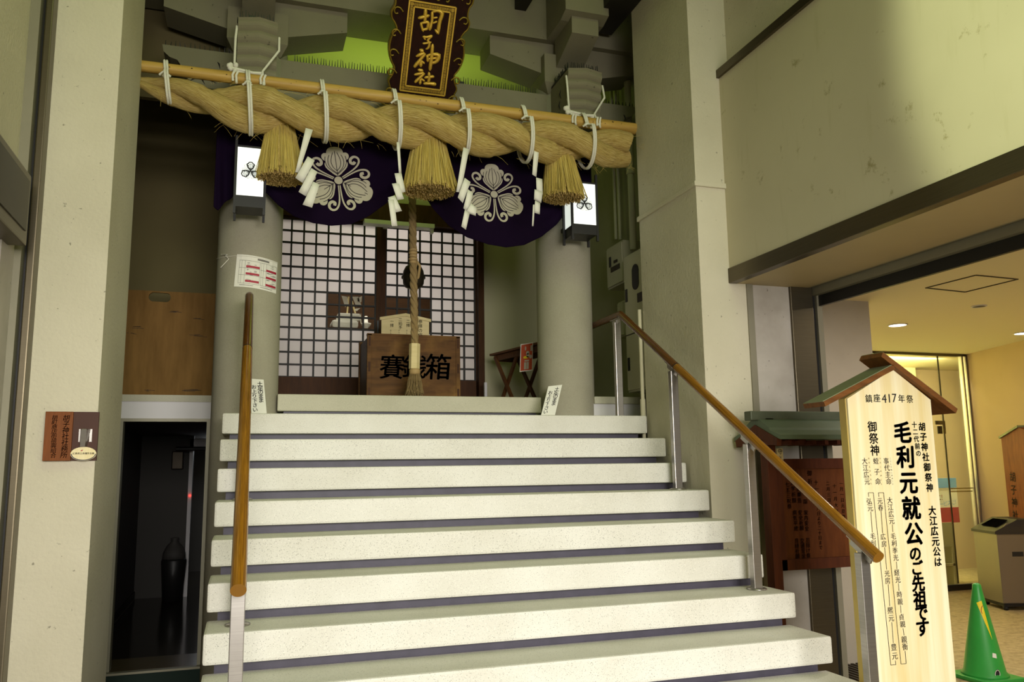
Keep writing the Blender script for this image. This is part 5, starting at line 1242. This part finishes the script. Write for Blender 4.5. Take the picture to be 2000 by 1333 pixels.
obj('lettering', m, 'ink_soft', wb)
# cone
cz = U(1924, 1318, Z=.03)
cn = thing('traffic_cone', 'green traffic cone with a yellow sticker beside the festival sign', 'cone', (cz.x, cz.y, 0))
obj('body', MB().lathe((cz.x, cz.y, 0), [(.165, .03), (.16, .045), (.145, .06), (.034, .66), (.03, .69), (.018, .70), (0, .702)], 48), 'green', cn)
obj('base', MB().box((cz.x-.19, cz.y-.19, 0), (cz.x+.19, cz.y+.19, .032), .012), 'green', cn)
def conept(px, py, lift):
    d = ray(px, py)
    for i in range(4000):
        t_ = 4+i*.001; p = EYE+d*t_
        r = .145+(.034-.145)*(p.z-.06)/.60
        if math.hypot(p.x-cz.x, p.y-cz.y) <= r+lift: return p
    return None
def conepatch(name, poly, mt, lift=.002, par=cn):
    m = MB(); P = [conept(*q, lift) for q in poly]; P = [p for p in P if p]
    if len(P) > 2: return obj(name, (m.face(P), m)[1], mt, par)
def conestrip(name, L, Rr, mt, lift):
    m = MB(); n = 14; pr = None
    for i in range(n+1):
        f = i/n; row = []
        for k in range(5):
            g = k/4; x = (L[0][0]+(L[1][0]-L[0][0])*f)*(1-g)+(Rr[0][0]+(Rr[1][0]-Rr[0][0])*f)*g; y = (L[0][1]+(L[1][1]-L[0][1])*f)*(1-g)+(Rr[0][1]+(Rr[1][1]-Rr[0][1])*f)*g
            row.append(conept(x, y, lift))
        if pr and all(row) and all(pr):
            for k in range(4): m.face([pr[k], pr[k+1], row[k+1], row[k]], True)
        pr = row
    return obj(name, m, mt, cn)
conestrip('yellow_sticker', ((1907, 1178), (1938, 1250)), ((1917, 1174), (1938.5, 1251)), 'yellow', .002)
conestrip('white_label', ((1938.5, 1276), (1938.5, 1285)), ((1945.5, 1278), (1947, 1287)), 'paper', .002)
m = MB(); pts = [conept(1948.5+5.5*math.cos(i*math.pi/10), 1318+9.5*math.sin(i*math.pi/10), .002) for i in range(20)]; pts = [p for p in pts if p]
if len(pts) > 3: m.face(pts); obj('round_badge', m, 'ink', cn)
else: m.b.free()
m = MB(); pts = [conept(1948.5+4.6*math.cos(i*math.pi/10), 1318+8*math.sin(i*math.pi/10), .003) for i in range(21)]; pts = [p for p in pts if p]
m.tube(pts, .0022, 4); obj('badge_ring', m, 'paper', cn)
m = MB(); pts = [conept(1920+3.6*math.cos(i*math.pi/8), 1192+8*math.sin(i*math.pi/8), .003) for i in range(5, 13)]; pts = [p for p in pts if p]
m.tube(pts, .002, 4); obj('red_ring', m, 'red', cn)
# ceiling lights and hatch
for px, py, lab in ((1753, 635, 'lit round downlight in the lobby ceiling above the festival sign'), (1998, 651, 'lit round downlight in the lobby ceiling at the right edge'), (1912, 598, 'small unlit round fitting in the lobby ceiling')):
    q = U(px, py, Z=LZ); r = .085 if px != 1912 else .055
    t = thing('downlight', lab, 'lamp', q, 'round fittings in the lobby ceiling'); obj('ring', MB().lathe((q.x, q.y, LZ-.008), [(r, 0), (r+.012, 0), (r+.012, .008), (r, .008), (r, 0)], 32, False), 'white_paint', t)
    obj('lens', MB().lathe((q.x, q.y, LZ-.005), [(0, 0), (r, 0), (r, .004)], 32), 'down_glow' if px != 1912 else 'bronze', t)
h = [U(*p, Z=LZ-.003) for p in ((1808, 563), (1885, 571), (1988, 546), (1906, 538))]
ht_ = thing('ceiling_hatch', 'thin framed access hatch in the lobby ceiling', 'hatch', h[0]); m = MB()
for i in range(4): m.bar(h[i], h[(i+1) % 4], .012, .006)
obj('frame', m, 'bronze', ht_)
# steel floor grate by the lobby threshold
q = U(1655, 1315, Z=0); o = thing('floor_grate', 'dark floor grate at the lobby threshold behind the festival sign', 'grate', (q.x, q.y, 0)); m = MB()
for i in range(24): m.box((q.x-.5+i*.05, q.y-.25, .001), (q.x-.475+i*.05, q.y+.2, .012))
obj('bars', m, 'bronze', o)
